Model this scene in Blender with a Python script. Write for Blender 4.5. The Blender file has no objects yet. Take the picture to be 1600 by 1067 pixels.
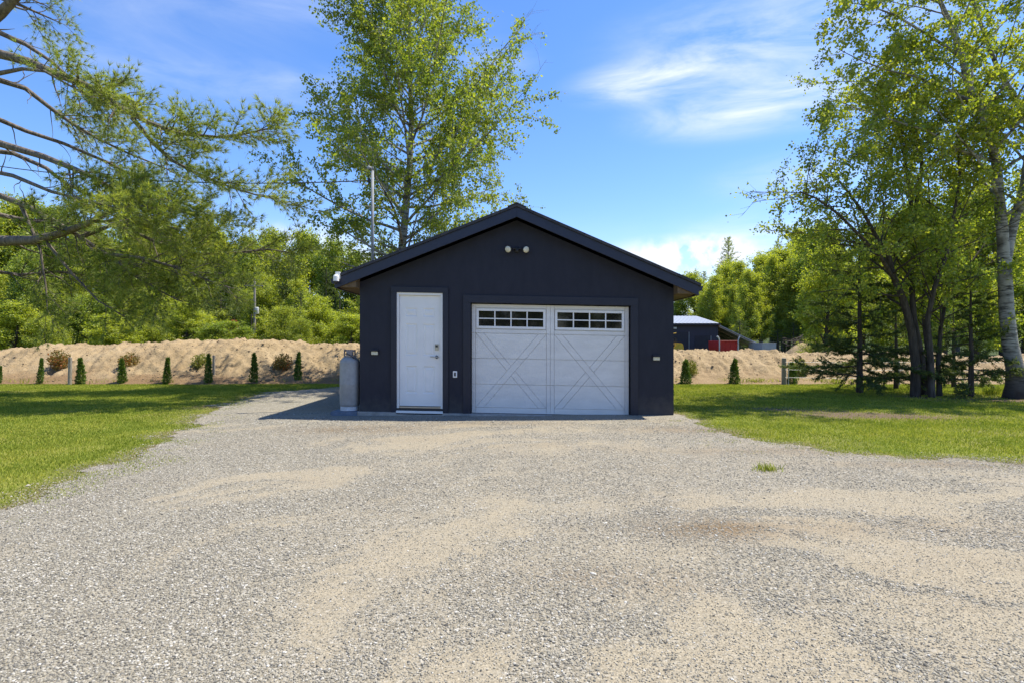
import bpy, bmesh, math, random
import numpy as np
from mathutils import Vector, Matrix

# ------------------------------------------------------------------ camera, sky, sun, exposure
scene = bpy.context.scene
COL = scene.collection
CAM_H = 1.38
F = 889.0            # focal length in photo pixels (1600 wide)
HY = 535.0           # horizon row
cam_d = bpy.data.cameras.new("camera")
cam_d.sensor_width = 36.0
cam_d.lens = F / 1600 * 36
cam_d.shift_y = 1.5 / 1600
cam_d.clip_end = 3000
cam_d.clip_start = 0.05
cam = bpy.data.objects.new("camera", cam_d)
cam.location = (0, 0, CAM_H)
cam.rotation_euler = (math.radians(90), 0, 0)
COL.objects.link(cam)
scene.camera = cam

SUN = Vector((0.47, 0.15, 1.0)).normalized()
elev = math.asin(SUN.z)
azim = math.atan2(SUN.x, SUN.y)
sd = bpy.data.lights.new("sun", 'SUN')
sd.energy = 4.3
sd.angle = math.radians(0.5)
sd.color = (1.0, 0.95, 0.82)
so = bpy.data.objects.new("sun", sd)
so.rotation_euler = (-SUN).to_track_quat('-Z', 'Y').to_euler()
so.location = (10, 5, 30)
COL.objects.link(so)

scene.view_settings.view_transform = 'Standard'
scene.view_settings.look = 'None'
scene.view_settings.exposure = 0.92
scene.view_settings.gamma = 1.0
scene.view_settings.use_curve_mapping = False


def px_dir(px, py):
    return Vector((px - 800, F, HY - py)).normalized()


def build_world():
    w = bpy.data.worlds.new("World")
    scene.world = w
    w.use_nodes = True
    nt = w.node_tree
    N, L = nt.nodes, nt.links
    N.clear()
    out = N.new('ShaderNodeOutputWorld')
    bg = N.new('ShaderNodeBackground')
    bg.inputs['Strength'].default_value = 0.13
    sky = N.new('ShaderNodeTexSky')
    sky.sky_type = 'NISHITA'
    sky.sun_disc = False
    sky.sun_elevation = elev
    sky.sun_rotation = azim
    sky.air_density = 1.0
    sky.dust_density = 0.25
    sky.ozone_density = 2.2
    hs = N.new('ShaderNodeHueSaturation')
    hs.inputs['Saturation'].default_value = 1.23
    L.new(sky.outputs[0], hs.inputs['Color'])
    tc = N.new('ShaderNodeTexCoord')
    # wispy cirrus noise on the sky dome
    mp = N.new('ShaderNodeMapping')
    mp.inputs['Scale'].default_value = (2.2, 2.2, 9.0)
    mp.inputs['Rotation'].default_value = (0, 0.22, 0)
    L.new(tc.outputs['Generated'], mp.inputs['Vector'])
    nz = N.new('ShaderNodeTexNoise')
    nz.inputs['Scale'].default_value = 2.0
    nz.inputs['Detail'].default_value = 6
    nz.inputs['Roughness'].default_value = 0.6
    nz.inputs['Distortion'].default_value = 0.5
    L.new(mp.outputs[0], nz.inputs['Vector'])
    rp = N.new('ShaderNodeMapRange')
    rp.inputs['From Min'].default_value = 0.36
    rp.inputs['From Max'].default_value = 0.72
    L.new(nz.outputs['Fac'], rp.inputs['Value'])
    # puffier noise for the low cumulus
    nz2 = N.new('ShaderNodeTexNoise')
    nz2.inputs['Scale'].default_value = 22
    nz2.inputs['Detail'].default_value = 7
    nz2.inputs['Roughness'].default_value = 0.55
    L.new(tc.outputs['Generated'], nz2.inputs['Vector'])
    rp2 = N.new('ShaderNodeMapRange')
    rp2.inputs['From Min'].default_value = 0.34
    rp2.inputs['From Max'].default_value = 0.56
    L.new(nz2.outputs['Fac'], rp2.inputs['Value'])

    def blob(px, py, wx, wy, amp, noise):
        c = px_dir(px, py)
        s = N.new('ShaderNodeVectorMath'); s.operation = 'SUBTRACT'
        L.new(tc.outputs['Generated'], s.inputs[0]); s.inputs[1].default_value = c
        m = N.new('ShaderNodeVectorMath'); m.operation = 'MULTIPLY'
        L.new(s.outputs[0], m.inputs[0]); m.inputs[1].default_value = (F / wx, 1.2, F / wy)
        ln = N.new('ShaderNodeVectorMath'); ln.operation = 'LENGTH'
        L.new(m.outputs[0], ln.inputs[0])
        r = N.new('ShaderNodeMapRange'); r.interpolation_type = 'SMOOTHSTEP'
        r.inputs['From Min'].default_value = 1.0
        r.inputs['From Max'].default_value = 0.0
        r.inputs['To Max'].default_value = amp
        L.new(ln.outputs['Value'], r.inputs['Value'])
        q = N.new('ShaderNodeMath'); q.operation = 'MULTIPLY'
        L.new(r.outputs[0], q.inputs[0]); L.new(noise, q.inputs[1])
        return q.outputs[0]
    a, b = rp.outputs[0], rp2.outputs[0]
    blobs = [blob(985, 135, 120, 34, 0.85, a), blob(1060, 112, 150, 36, 0.6, a), blob(1170, 172, 200, 46, 1.1, a), blob(1240, 60, 300, 100, 0.75, a),
             blob(770, 95, 90, 34, 0.35, a), blob(480, 145, 200, 42, 0.35, a), blob(210, 110, 150, 45, 0.25, a),
             blob(480, 10, 300, 45, 0.25, a), blob(1230, 280, 140, 45, 0.35, a), blob(230, 25, 200, 60, 0.2, a),
             blob(1055, 405, 140, 42, 1.8, b), blob(1110, 390, 80, 30, 1.2, b), blob(1190, 370, 170, 50, 0.6, a), blob(480, 378, 90, 36, 1.1, b), blob(550, 405, 90, 36, 0.9, b),
             blob(380, 440, 400, 120, 0.25, a), blob(1000, 480, 700, 170, 0.25, a)]
    acc = blobs[0]
    for o in blobs[1:]:
        ad = N.new('ShaderNodeMath'); ad.operation = 'ADD'; ad.use_clamp = True
        L.new(acc, ad.inputs[0]); L.new(o, ad.inputs[1])
        acc = ad.outputs[0]
    mx = N.new('ShaderNodeMixRGB')
    L.new(acc, mx.inputs['Fac'])
    tn = N.new('ShaderNodeMixRGB'); tn.blend_type = 'MULTIPLY'; tn.inputs['Fac'].default_value = 1
    L.new(hs.outputs[0], tn.inputs[1]); tn.inputs[2].default_value = (0.90, 0.86, 1.0, 1)
    L.new(tn.outputs[0], mx.inputs[1])
    mx.inputs[2].default_value = (4.3, 4.6, 5.1, 1)
    L.new(mx.outputs[0], bg.inputs['Color'])
    L.new(bg.outputs[0], out.inputs['Surface'])


build_world()

# ------------------------------------------------------------------ helpers
rng = np.random.default_rng(7)


def W(px, py, Y):
    """point of the place seen at a photo pixel, at distance Y"""
    return np.array([(px - 800) / F * Y, Y, CAM_H - (py - HY) / F * Y])


def G(px, py):
    """ground point seen at a photo pixel"""
    Y = F * CAM_H / (py - HY)
    return np.array([(px - 800) / F * Y, Y])


_P = np.random.default_rng(3).random((256, 256))


def vnoise(x, y):
    x = np.asarray(x, float); y = np.asarray(y, float)
    xi = np.floor(x).astype(int); yi = np.floor(y).astype(int)
    fx = x - xi; fy = y - yi
    fx = fx * fx * (3 - 2 * fx); fy = fy * fy * (3 - 2 * fy)
    a = _P[xi % 256, yi % 256]; b = _P[(xi + 1) % 256, yi % 256]
    c = _P[xi % 256, (yi + 1) % 256]; d = _P[(xi + 1) % 256, (yi + 1) % 256]
    return (a * (1 - fx) + b * fx) * (1 - fy) + (c * (1 - fx) + d * fx) * fy


def fbm(x, y, o=4, g=0.5):
    s = 0; a = 1; t = 0
    for k in range(o):
        s = s + a * vnoise(x * 2 ** k + 17.3 * k, y * 2 ** k + 9.1 * k); t += a; a *= g
    return s / t


def sstep(a, b, x):
    t = np.clip((x - a) / (b - a), 0, 1)
    return t * t * (3 - 2 * t)


def mesh_np(name, V, faces, mat, parent=None, smooth=False, attrs=None, loc=None):
    """faces: list of int arrays (n,k)"""
    V = np.asarray(V, np.float32)
    me = bpy.data.meshes.new(name)
    me.vertices.add(len(V)); me.vertices.foreach_set('co', V.ravel())
    faces = [np.asarray(f, np.int32) for f in faces if len(f)]
    nl = sum(f.size for f in faces); nf = sum(len(f) for f in faces)
    me.loops.add(nl); me.polygons.add(nf)
    me.loops.foreach_set('vertex_index', np.concatenate([f.ravel() for f in faces]))
    tot = np.concatenate([np.full(len(f), f.shape[1], np.int32) for f in faces])
    st = np.concatenate([[0], np.cumsum(tot)[:-1]]).astype(np.int32)
    me.polygons.foreach_set('loop_start', st); me.polygons.foreach_set('loop_total', tot)
    if smooth:
        me.polygons.foreach_set('use_smooth', np.ones(nf, bool))
    if attrs:
        for k, v in attrs.items():
            at = me.attributes.new(k, 'FLOAT', 'POINT')
            at.data.foreach_set('value', np.asarray(v, np.float32))
    me.update(calc_edges=True)
    me.validate()
    if mat: me.materials.append(mat)
    o = bpy.data.objects.new(name, me)
    COL.objects.link(o)
    if parent is not None: o.parent = parent
    if loc is not None: o.location = loc
    return o


def tag(o, label=None, cat=None, group=None, kind=None):
    if label: o['label'] = label
    if cat: o['category'] = cat
    if group: o['group'] = group
    if kind: o['kind'] = kind
    return o


def thing(name, loc, label, cat, group=None):
    o = bpy.data.objects.new(name, None)
    o.empty_display_size = 0.2
    o.location = loc
    COL.objects.link(o)
    return tag(o, label, cat, group)


class MB:
    """collects simple solids into one bmesh"""
    def __init__(self):
        self.bm = bmesh.new()

    def box(self, x0, x1, y0, y1, z0, z1):
        v = [self.bm.verts.new(p) for p in ((x0, y0, z0), (x1, y0, z0), (x1, y1, z0), (x0, y1, z0), (x0, y0, z1), (x1, y0, z1), (x1, y1, z1), (x0, y1, z1))]
        for f in ((0, 3, 2, 1), (4, 5, 6, 7), (0, 1, 5, 4), (1, 2, 6, 5), (2, 3, 7, 6), (3, 0, 4, 7)):
            self.bm.faces.new([v[i] for i in f])
        return self

    def prism(self, poly, y0, y1):
        """poly of (x,z), extruded along y"""
        a = [self.bm.verts.new((p[0], y0, p[1])) for p in poly]
        b = [self.bm.verts.new((p[0], y1, p[1])) for p in poly]
        n = len(poly)
        self.bm.faces.new(a); self.bm.faces.new(b[::-1])
        for i in range(n):
            j = (i + 1) % n
            self.bm.faces.new((a[j], a[i], b[i], b[j]))
        return self

    def quad(self, *p):
        self.bm.faces.new([self.bm.verts.new(q) for q in p]); return self

    def lathe(self, prof, n=28, c=(0, 0, 0), axis='z'):
        """prof of (r,h)"""
        rings = []
        for r, h in prof:
            ring = []
            for k in range(n):
                a = 2 * math.pi * k / n
                x, y = max(r, 1e-4) * math.cos(a), max(r, 1e-4) * math.sin(a)
                q = (x, y, h) if axis == 'z' else ((x, h, y) if axis == 'y' else (h, x, y))
                ring.append(self.bm.verts.new((q[0] + c[0], q[1] + c[1], q[2] + c[2])))
            rings.append(ring)
        for a, b in zip(rings, rings[1:]):
            for k in range(n):
                j = (k + 1) % n
                self.bm.faces.new((a[k], a[j], b[j], b[k]))
        self.bm.faces.new(rings[0][::-1]); self.bm.faces.new(rings[-1])
        return self

    def tube(self, pts, r, n=8):
        V, Fq = tube_np(np.array(pts, float), np.full(len(pts), r) if np.isscalar(r) else np.array(r), n)
        vs = [self.bm.verts.new(v) for v in V]
        for f in Fq: self.bm.faces.new([vs[i] for i in f])
        self.bm.faces.new([vs[i] for i in range(n)][::-1]); self.bm.faces.new([vs[len(vs) - n + i] for i in range(n)])
        return self

    def build(self, name, mat, parent=None, bevel=0, smooth=False, shear=0, seg=2):
        bm = self.bm
        bmesh.ops.recalc_face_normals(bm, faces=bm.faces)
        if bevel:
            bmesh.ops.bevel(bm, geom=list(bm.edges), offset=bevel, segments=seg, affect='EDGES', clamp_overlap=True)
        if shear:
            for v in bm.verts: v.co.z -= shear * v.co.x
        me = bpy.data.meshes.new(name)
        bm.to_mesh(me); bm.free()
        if smooth:
            me.polygons.foreach_set('use_smooth', np.ones(len(me.polygons), bool))
        me.materials.append(mat)
        o = bpy.data.objects.new(name, me)
        COL.objects.link(o)
        if parent is not None: o.parent = parent
        return o


def tube_np(P, R, n=6):
    P = np.asarray(P, float)
    T = np.gradient(P, axis=0)
    T /= np.linalg.norm(T, axis=1)[:, None] + 1e-9
    ref = np.array([1.0, 0, 0]) if abs(T[0][0]) < 0.7 else np.array([0, 1.0, 0])
    A = np.cross(T, ref); A /= np.linalg.norm(A, axis=1)[:, None] + 1e-9
    B = np.cross(T, A)
    an = np.arange(n) * 2 * math.pi / n
    V = P[:, None, :] + R[:, None, None] * (np.cos(an)[None, :, None] * A[:, None, :] + np.sin(an)[None, :, None] * B[:, None, :])
    m = len(P)
    i = np.arange(m - 1)[:, None] * n; k = np.arange(n)[None, :]; j = (k + 1) % n
    Fq = np.stack([i + k, i + j, i + n + j, i + n + k], -1).reshape(-1, 4)
    return V.reshape(-1, 3), Fq


# ------------------------------------------------------------------ materials
def new_mat(name):
    m = bpy.data.materials.new(name); m.use_nodes = True
    nt = m.node_tree
    for n in list(nt.nodes): nt.nodes.remove(n)
    out = nt.nodes.new('ShaderNodeOutputMaterial')
    return m, nt.nodes, nt.links, out


def ramp(N, stops, interp='LINEAR'):
    r = N.new('ShaderNodeValToRGB'); cr = r.color_ramp; cr.interpolation = interp
    while len(cr.elements) > 1: cr.elements.remove(cr.elements[-1])
    cr.elements[0].position = stops[0][0]; cr.elements[0].color = (*stops[0][1], 1)
    for p, c in stops[1:]:
        e = cr.elements.new(p); e.color = (*c, 1)
    return r


def noise_node(N, L, vec, scale, detail=4, rough=0.55, dist=0):
    n = N.new('ShaderNodeTexNoise')
    n.inputs['Scale'].default_value = scale; n.inputs['Detail'].default_value = detail
    n.inputs['Roughness'].default_value = rough; n.inputs['Distortion'].default_value = dist
    if vec is not None: L.new(vec, n.inputs['Vector'])
    return n


def plain(name, c, rough=0.6, spec=0.4, metal=0.0, var=0.12, scale=6, bump=0.0, bscale=60, stretch=None):
    """painted / metal / wood surface with procedural mottling"""
    m, N, L, out = new_mat(name)
    p = N.new('ShaderNodeBsdfPrincipled')
    p.inputs['Roughness'].default_value = rough; p.inputs['Metallic'].default_value = metal
    p.inputs['Specular IOR Level'].default_value = spec
    tc = N.new('ShaderNodeTexCoord')
    vec = tc.outputs['Object']
    if stretch:
        mp = N.new('ShaderNodeMapping'); mp.inputs['Scale'].default_value = stretch
        L.new(vec, mp.inputs['Vector']); vec = mp.outputs[0]
    n = noise_node(N, L, vec, scale, 5, 0.6)
    lo = tuple(x * (1 - var) for x in c); hi = tuple(min(1, x * (1 + var)) for x in c)
    r = ramp(N, [(0.3, lo), (0.7, hi)])
    L.new(n.outputs['Fac'], r.inputs['Fac'])
    L.new(r.outputs[0], p.inputs['Base Color'])
    if bump:
        n2 = noise_node(N, L, vec, bscale, 4, 0.6)
        b = N.new('ShaderNodeBump'); b.inputs['Strength'].default_value = bump; b.inputs['Distance'].default_value = 0.01
        L.new(n2.outputs['Fac'], b.inputs['Height']); L.new(b.outputs[0], p.inputs['Normal'])
    L.new(p.outputs[0], out.inputs['Surface'])
    return m


def leaf_mat(name, c1, c2, c3, trans=0.45, gloss=0.035, tmul=1.5, clump=0.9):
    """thin leaf: colour differs from leaf to leaf, light passes through"""
    m, N, L, out = new_mat(name)
    g = N.new('ShaderNodeNewGeometry')
    tc = N.new('ShaderNodeTexCoord')
    nz = noise_node(N, L, tc.outputs['Object'], clump, 2)
    add = N.new('ShaderNodeMath'); add.operation = 'MULTIPLY_ADD'
    L.new(nz.outputs['Fac'], add.inputs[0]); add.inputs[1].default_value = 0.9
    sub = N.new('ShaderNodeMath'); sub.operation = 'MULTIPLY_ADD'
    L.new(g.outputs['Random Per Island'], sub.inputs[0]); sub.inputs[1].default_value = 0.62; sub.inputs[2].default_value = -0.26
    L.new(sub.outputs[0], add.inputs[2])
    r = ramp(N, [(0.1, c1), (0.5, c2), (0.9, c3)])
    L.new(add.outputs[0], r.inputs['Fac'])
    d = N.new('ShaderNodeBsdfDiffuse'); t = N.new('ShaderNodeBsdfTranslucent')
    L.new(r.outputs[0], d.inputs['Color'])
    tm = N.new('ShaderNodeMixRGB'); tm.blend_type = 'MULTIPLY'; tm.inputs['Fac'].default_value = 1
    L.new(r.outputs[0], tm.inputs[1]); tm.inputs[2].default_value = (tmul * 1.03, tmul * 1.02, tmul * 0.5, 1)
    L.new(tm.outputs[0], t.inputs['Color'])
    mx = N.new('ShaderNodeMixShader'); mx.inputs['Fac'].default_value = trans
    L.new(d.outputs[0], mx.inputs[1]); L.new(t.outputs[0], mx.inputs[2])
    gl = N.new('ShaderNodeBsdfGlossy'); gl.inputs['Roughness'].default_value = 0.6
    gl.inputs['Color'].default_value = (0.9, 0.95, 0.9, 1)
    m2 = N.new('ShaderNodeMixShader'); m2.inputs['Fac'].default_value = gloss
    L.new(mx.outputs[0], m2.inputs[1]); L.new(gl.outputs[0], m2.inputs[2])
    L.new(m2.outputs[0], out.inputs['Surface'])
    return m


def bark_mat(name, c1, c2, birch=False):
    m, N, L, out = new_mat(name)
    p = N.new('ShaderNodeBsdfPrincipled'); p.inputs['Roughness'].default_value = 0.85
    p.inputs['Specular IOR Level'].default_value = 0.15
    tc = N.new('ShaderNodeTexCoord')
    mp = N.new('ShaderNodeMapping'); L.new(tc.outputs['Object'], mp.inputs['Vector'])
    mp.inputs['Scale'].default_value = (3, 3, 16) if birch else (14, 14, 2.2)
    n = noise_node(N, L, mp.outputs[0], 1.2, 5, 0.65)
    if birch:
        n2 = noise_node(N, L, tc.outputs['Object'], 2.2, 4)
        r = ramp(N, [(0.33, c1), (0.43, tuple(0.55 * x for x in c2)), (0.52, c2), (0.8, c2)])
        r2 = ramp(N, [(0.36, (0.22, 0.2, 0.18)), (0.52, (1, 1, 1))])
        L.new(n2.outputs['Fac'], r2.inputs['Fac'])
        mu = N.new('ShaderNodeMixRGB'); mu.blend_type = 'MULTIPLY'; mu.inputs['Fac'].default_value = 0.8
        L.new(n.outputs['Fac'], r.inputs['Fac'])
        L.new(r.outputs[0], mu.inputs[1]); L.new(r2.outputs[0], mu.inputs[2])
        sx = N.new('ShaderNodeSeparateXYZ'); L.new(tc.outputs['Object'], sx.inputs[0])
        zr = N.new('ShaderNodeMath'); zr.operation = 'MULTIPLY_ADD'; L.new(n2.outputs['Fac'], zr.inputs[0]); zr.inputs[1].default_value = -1.6; L.new(sx.outputs[2], zr.inputs[2])
        fr = N.new('ShaderNodeMapRange'); L.new(zr.outputs[0], fr.inputs['Value']); fr.inputs['From Min'].default_value = -0.7; fr.inputs['From Max'].default_value = 0.5
        mf = N.new('ShaderNodeMixRGB'); L.new(fr.outputs[0], mf.inputs['Fac']); mf.inputs[1].default_value = (0.05, 0.042, 0.036, 1); L.new(mu.outputs[0], mf.inputs[2])
        L.new(mf.outputs[0], p.inputs['Base Color'])
    else:
        r = ramp(N, [(0.3, c1), (0.7, c2)])
        L.new(n.outputs['Fac'], r.inputs['Fac']); L.new(r.outputs[0], p.inputs['Base Color'])
    b = N.new('ShaderNodeBump'); b.inputs['Strength'].default_value = 0.6; b.inputs['Distance'].default_value = 0.02
    L.new(n.outputs['Fac'], b.inputs['Height']); L.new(b.outputs[0], p.inputs['Normal'])
    L.new(p.outputs[0], out.inputs['Surface'])
    return m


def ground_mat():
    m, N, L, out = new_mat('lawn_soil')
    p = N.new('ShaderNodeBsdfPrincipled'); p.inputs['Roughness'].default_value = 0.95; p.inputs['Specular IOR Level'].default_value = 0.1
    tc = N.new('ShaderNodeTexCoord')
    a = N.new('ShaderNodeAttribute'); a.attribute_name = 'bare'
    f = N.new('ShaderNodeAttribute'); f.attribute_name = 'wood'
    n1 = noise_node(N, L, tc.outputs['Object'], 0.9, 6, 0.65)
    n2 = noise_node(N, L, tc.outputs['Object'], 30, 3, 0.7)
    g = ramp(N, [(0.3, (0.11, 0.155, 0.022)), (0.5, (0.19, 0.215, 0.042)), (0.72, (0.30, 0.27, 0.10))])
    L.new(n1.outputs['Fac'], g.inputs['Fac'])
    g2 = ramp(N, [(0.3, (0.55, 0.6, 0.45)), (0.7, (1.25, 1.2, 1.1))])
    L.new(n2.outputs['Fac'], g2.inputs['Fac'])
    mg = N.new('ShaderNodeMixRGB'); mg.blend_type = 'MULTIPLY'; mg.inputs['Fac'].default_value = 1
    L.new(g.outputs[0], mg.inputs[1]); L.new(g2.outputs[0], mg.inputs[2])
    s = ramp(N, [(0.3, (0.085, 0.055, 0.034)), (0.7, (0.20, 0.15, 0.10))])
    L.new(n2.outputs['Fac'], s.inputs['Fac'])
    m1 = N.new('ShaderNodeMixRGB'); L.new(a.outputs['Fac'], m1.inputs['Fac'])
    L.new(mg.outputs[0], m1.inputs[1]); L.new(s.outputs[0], m1.inputs[2])
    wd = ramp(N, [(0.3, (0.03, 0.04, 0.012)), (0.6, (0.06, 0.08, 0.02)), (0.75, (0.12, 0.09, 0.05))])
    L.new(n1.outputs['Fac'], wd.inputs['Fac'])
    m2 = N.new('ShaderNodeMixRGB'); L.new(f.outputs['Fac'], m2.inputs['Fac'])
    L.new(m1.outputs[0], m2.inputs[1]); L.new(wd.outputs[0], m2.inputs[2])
    L.new(m2.outputs[0], p.inputs['Base Color'])
    b = N.new('ShaderNodeBump'); b.inputs['Strength'].default_value = 0.7; b.inputs['Distance'].default_value = 0.04
    L.new(n2.outputs['Fac'], b.inputs['Height']); L.new(b.outputs[0], p.inputs['Normal'])
    L.new(p.outputs[0], out.inputs['Surface'])
    return m


def gravel_mat():
    m, N, L, out = new_mat('gravel')
    p = N.new('ShaderNodeBsdfPrincipled'); p.inputs['Roughness'].default_value = 0.92; p.inputs['Specular IOR Level'].default_value = 0.2
    tc = N.new('ShaderNodeTexCoord')
    vec = tc.outputs['Object']
    sa = N.new('ShaderNodeAttribute'); sa.attribute_name = 'sand'
    st = N.new('ShaderNodeAttribute'); st.attribute_name = 'stain'
    nd = noise_node(N, L, vec, 40, 2)
    mv = N.new('ShaderNodeMixRGB'); mv.inputs['Fac'].default_value = 0.012
    L.new(vec, mv.inputs[1]); L.new(nd.outputs['Color'], mv.inputs[2])
    v1 = N.new('ShaderNodeTexVoronoi'); v1.inputs['Scale'].default_value = 96; v1.inputs['Randomness'].default_value = 1
    v2 = N.new('ShaderNodeTexVoronoi'); v2.inputs['Scale'].default_value = 62
    L.new(mv.outputs[0], v1.inputs['Vector']); L.new(mv.outputs[0], v2.inputs['Vector'])
    def stone_col(v):
        sep = N.new('ShaderNodeSeparateColor'); L.new(v.outputs['Color'], sep.inputs[0])
        r = ramp(N, [(0.0, (0.10, 0.092, 0.08)), (0.12, (0.185, 0.165, 0.128)), (0.45, (0.268, 0.24, 0.186)), (0.8, (0.33, 0.298, 0.236)), (1.0, (0.48, 0.45, 0.40))])
        L.new(sep.outputs[0], r.inputs['Fac'])
        w = ramp(N, [(0.35, (1, 1, 1)), (0.62, (1.0, 1.0, 1.0)), (0.75, (0.55, 0.52, 0.5)), (1, (0.3, 0.28, 0.26))])
        sc = N.new('ShaderNodeMath'); sc.operation = 'MULTIPLY'; sc.inputs[1].default_value = 1.0
        L.new(v.outputs['Distance'], sc.inputs[0]); L.new(sc.outputs[0], w.inputs['Fac'])
        mm = N.new('ShaderNodeMixRGB'); mm.blend_type = 'MULTIPLY'; mm.inputs['Fac'].default_value = 0.55
        L.new(r.outputs[0], mm.inputs[1]); L.new(w.outputs[0], mm.inputs[2])
        return mm.outputs[0], sep.outputs[1]
    c1, r1 = stone_col(v1)
    c2, r2 = stone_col(v2)
    pick = N.new('ShaderNodeMath'); pick.operation = 'GREATER_THAN'; L.new(r2, pick.inputs[0]); pick.inputs[1].default_value = 0.62
    mc = N.new('ShaderNodeMixRGB'); L.new(pick.outputs[0], mc.inputs['Fac']); L.new(c1, mc.inputs[1]); L.new(c2, mc.inputs[2])
    ns = noise_node(N, L, vec, 120, 3, 0.7)
    sand = ramp(N, [(0.3, (0.255, 0.213, 0.148)), (0.7, (0.345, 0.295, 0.213))])
    L.new(ns.outputs['Fac'], sand.inputs['Fac'])
    v3 = N.new('ShaderNodeTexVoronoi'); v3.inputs['Scale'].default_value = 170
    L.new(vec, v3.inputs['Vector'])
    s3 = N.new('ShaderNodeSeparateColor'); L.new(v3.outputs['Color'], s3.inputs[0])
    g3 = ramp(N, [(0.0, (0.55, 0.54, 0.53)), (0.25, (0.9, 0.9, 0.9)), (0.8, (1.08, 1.07, 1.06)), (1, (1.35, 1.36, 1.38))]); L.new(s3.outputs[0], g3.inputs['Fac'])
    sg = N.new('ShaderNodeMixRGB'); sg.blend_type = 'MULTIPLY'; sg.inputs['Fac'].default_value = 1
    L.new(sand.outputs[0], sg.inputs[1]); L.new(g3.outputs[0], sg.inputs[2])
    nb = noise_node(N, L, vec, 5, 6, 0.75)
    nm = noise_node(N, L, vec, 45, 3, 0.7)
    # sand mask = attribute broken up by fine noise
    a1 = N.new('ShaderNodeMath'); a1.operation = 'MULTIPLY_ADD'; L.new(nb.outputs['Fac'], a1.inputs[0]); a1.inputs[1].default_value = 1.3; a1.inputs[2].default_value = -0.62
    a2 = N.new('ShaderNodeMath'); a2.operation = 'ADD'; L.new(sa.outputs['Fac'], a2.inputs[0]); L.new(a1.outputs[0], a2.inputs[1])
    a3 = N.new('ShaderNodeMath'); a3.operation = 'MULTIPLY_ADD'; L.new(nm.outputs['Fac'], a3.inputs[0]); a3.inputs[1].default_value = 1.7; a3.inputs[2].default_value = -0.85
    a4 = N.new('ShaderNodeMath'); a4.operation = 'ADD'; L.new(a2.outputs[0], a4.inputs[0]); L.new(a3.outputs[0], a4.inputs[1])
    mr = N.new('ShaderNodeMapRange'); mr.inputs['From Min'].default_value = 0.02; mr.inputs['From Max'].default_value = 0.95
    L.new(a4.outputs[0], mr.inputs['Value'])
    ms = N.new('ShaderNodeMixRGB'); L.new(mr.outputs[0], ms.inputs['Fac']); L.new(mc.outputs[0], ms.inputs[1]); L.new(sg.outputs[0], ms.inputs[2])
    mt = N.new('ShaderNodeMixRGB'); mt.blend_type = 'MULTIPLY'
    L.new(st.outputs['Fac'], mt.inputs['Fac']); L.new(ms.outputs[0], mt.inputs[1]); mt.inputs[2].default_value = (0.70, 0.57, 0.44, 1)
    L.new(mt.outputs[0], p.inputs['Base Color'])
    inv = N.new('ShaderNodeMath'); inv.operation = 'SUBTRACT'; inv.inputs[0].default_value = 1.0; L.new(mr.outputs[0], inv.inputs[1])
    iv2 = N.new('ShaderNodeMath'); iv2.operation = 'MULTIPLY_ADD'; L.new(inv.outputs[0], iv2.inputs[0]); iv2.inputs[1].default_value = 0.6; iv2.inputs[2].default_value = 0.3
    d1 = N.new('ShaderNodeMath'); d1.operation = 'SUBTRACT'; d1.inputs[0].default_value = 1.0; L.new(v1.outputs['Distance'], d1.inputs[1])
    d2 = N.new('ShaderNodeMath'); d2.operation = 'MULTIPLY'; L.new(d1.outputs[0], d2.inputs[0]); L.new(r1, d2.inputs[1])
    b = N.new('ShaderNodeBump'); b.inputs['Distance'].default_value = 0.014
    L.new(iv2.outputs[0], b.inputs['Strength']); L.new(d2.outputs[0], b.inputs['Height'])
    L.new(b.outputs[0], p.inputs['Normal'])
    L.new(p.outputs[0], out.inputs['Surface'])
    return m


def sand_mat():
    m, N, L, out = new_mat('sandy_soil')
    p = N.new('ShaderNodeBsdfPrincipled'); p.inputs['Roughness'].default_value = 0.95; p.inputs['Specular IOR Level'].default_value = 0.1
    tc = N.new('ShaderNodeTexCoord')
    n1 = noise_node(N, L, tc.outputs['Object'], 0.8, 6, 0.65)
    n2 = noise_node(N, L, tc.outputs['Object'], 14, 6, 0.75)
    n3 = noise_node(N, L, tc.outputs['Object'], 9.0, 6, 0.78, 0.8)
    c = ramp(N, [(0.3, (0.295, 0.213, 0.12)), (0.55, (0.365, 0.270, 0.158)), (0.75, (0.43, 0.332, 0.207))])
    L.new(n1.outputs['Fac'], c.inputs['Fac'])
    k = ramp(N, [(0.57, (1, 1, 1)), (0.66, (0.38, 0.31, 0.25))])
    L.new(n3.outputs['Fac'], k.inputs['Fac'])
    mm = N.new('ShaderNodeMixRGB'); mm.blend_type = 'MULTIPLY'; mm.inputs['Fac'].default_value = 0.85
    L.new(c.outputs[0], mm.inputs[1]); L.new(k.outputs[0], mm.inputs[2])
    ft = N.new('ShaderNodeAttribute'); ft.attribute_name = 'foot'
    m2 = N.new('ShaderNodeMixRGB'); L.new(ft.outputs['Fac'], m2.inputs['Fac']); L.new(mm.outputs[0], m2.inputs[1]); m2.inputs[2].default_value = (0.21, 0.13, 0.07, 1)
    L.new(m2.outputs[0], p.inputs['Base Color'])
    b = N.new('ShaderNodeBump'); b.inputs['Strength'].default_value = 0.75; b.inputs['Distance'].default_value = 0.08
    L.new(n2.outputs['Fac'], b.inputs['Height']); L.new(b.outputs[0], p.inputs['Normal'])
    L.new(p.outputs[0], out.inputs['Surface'])
    return m


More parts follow.
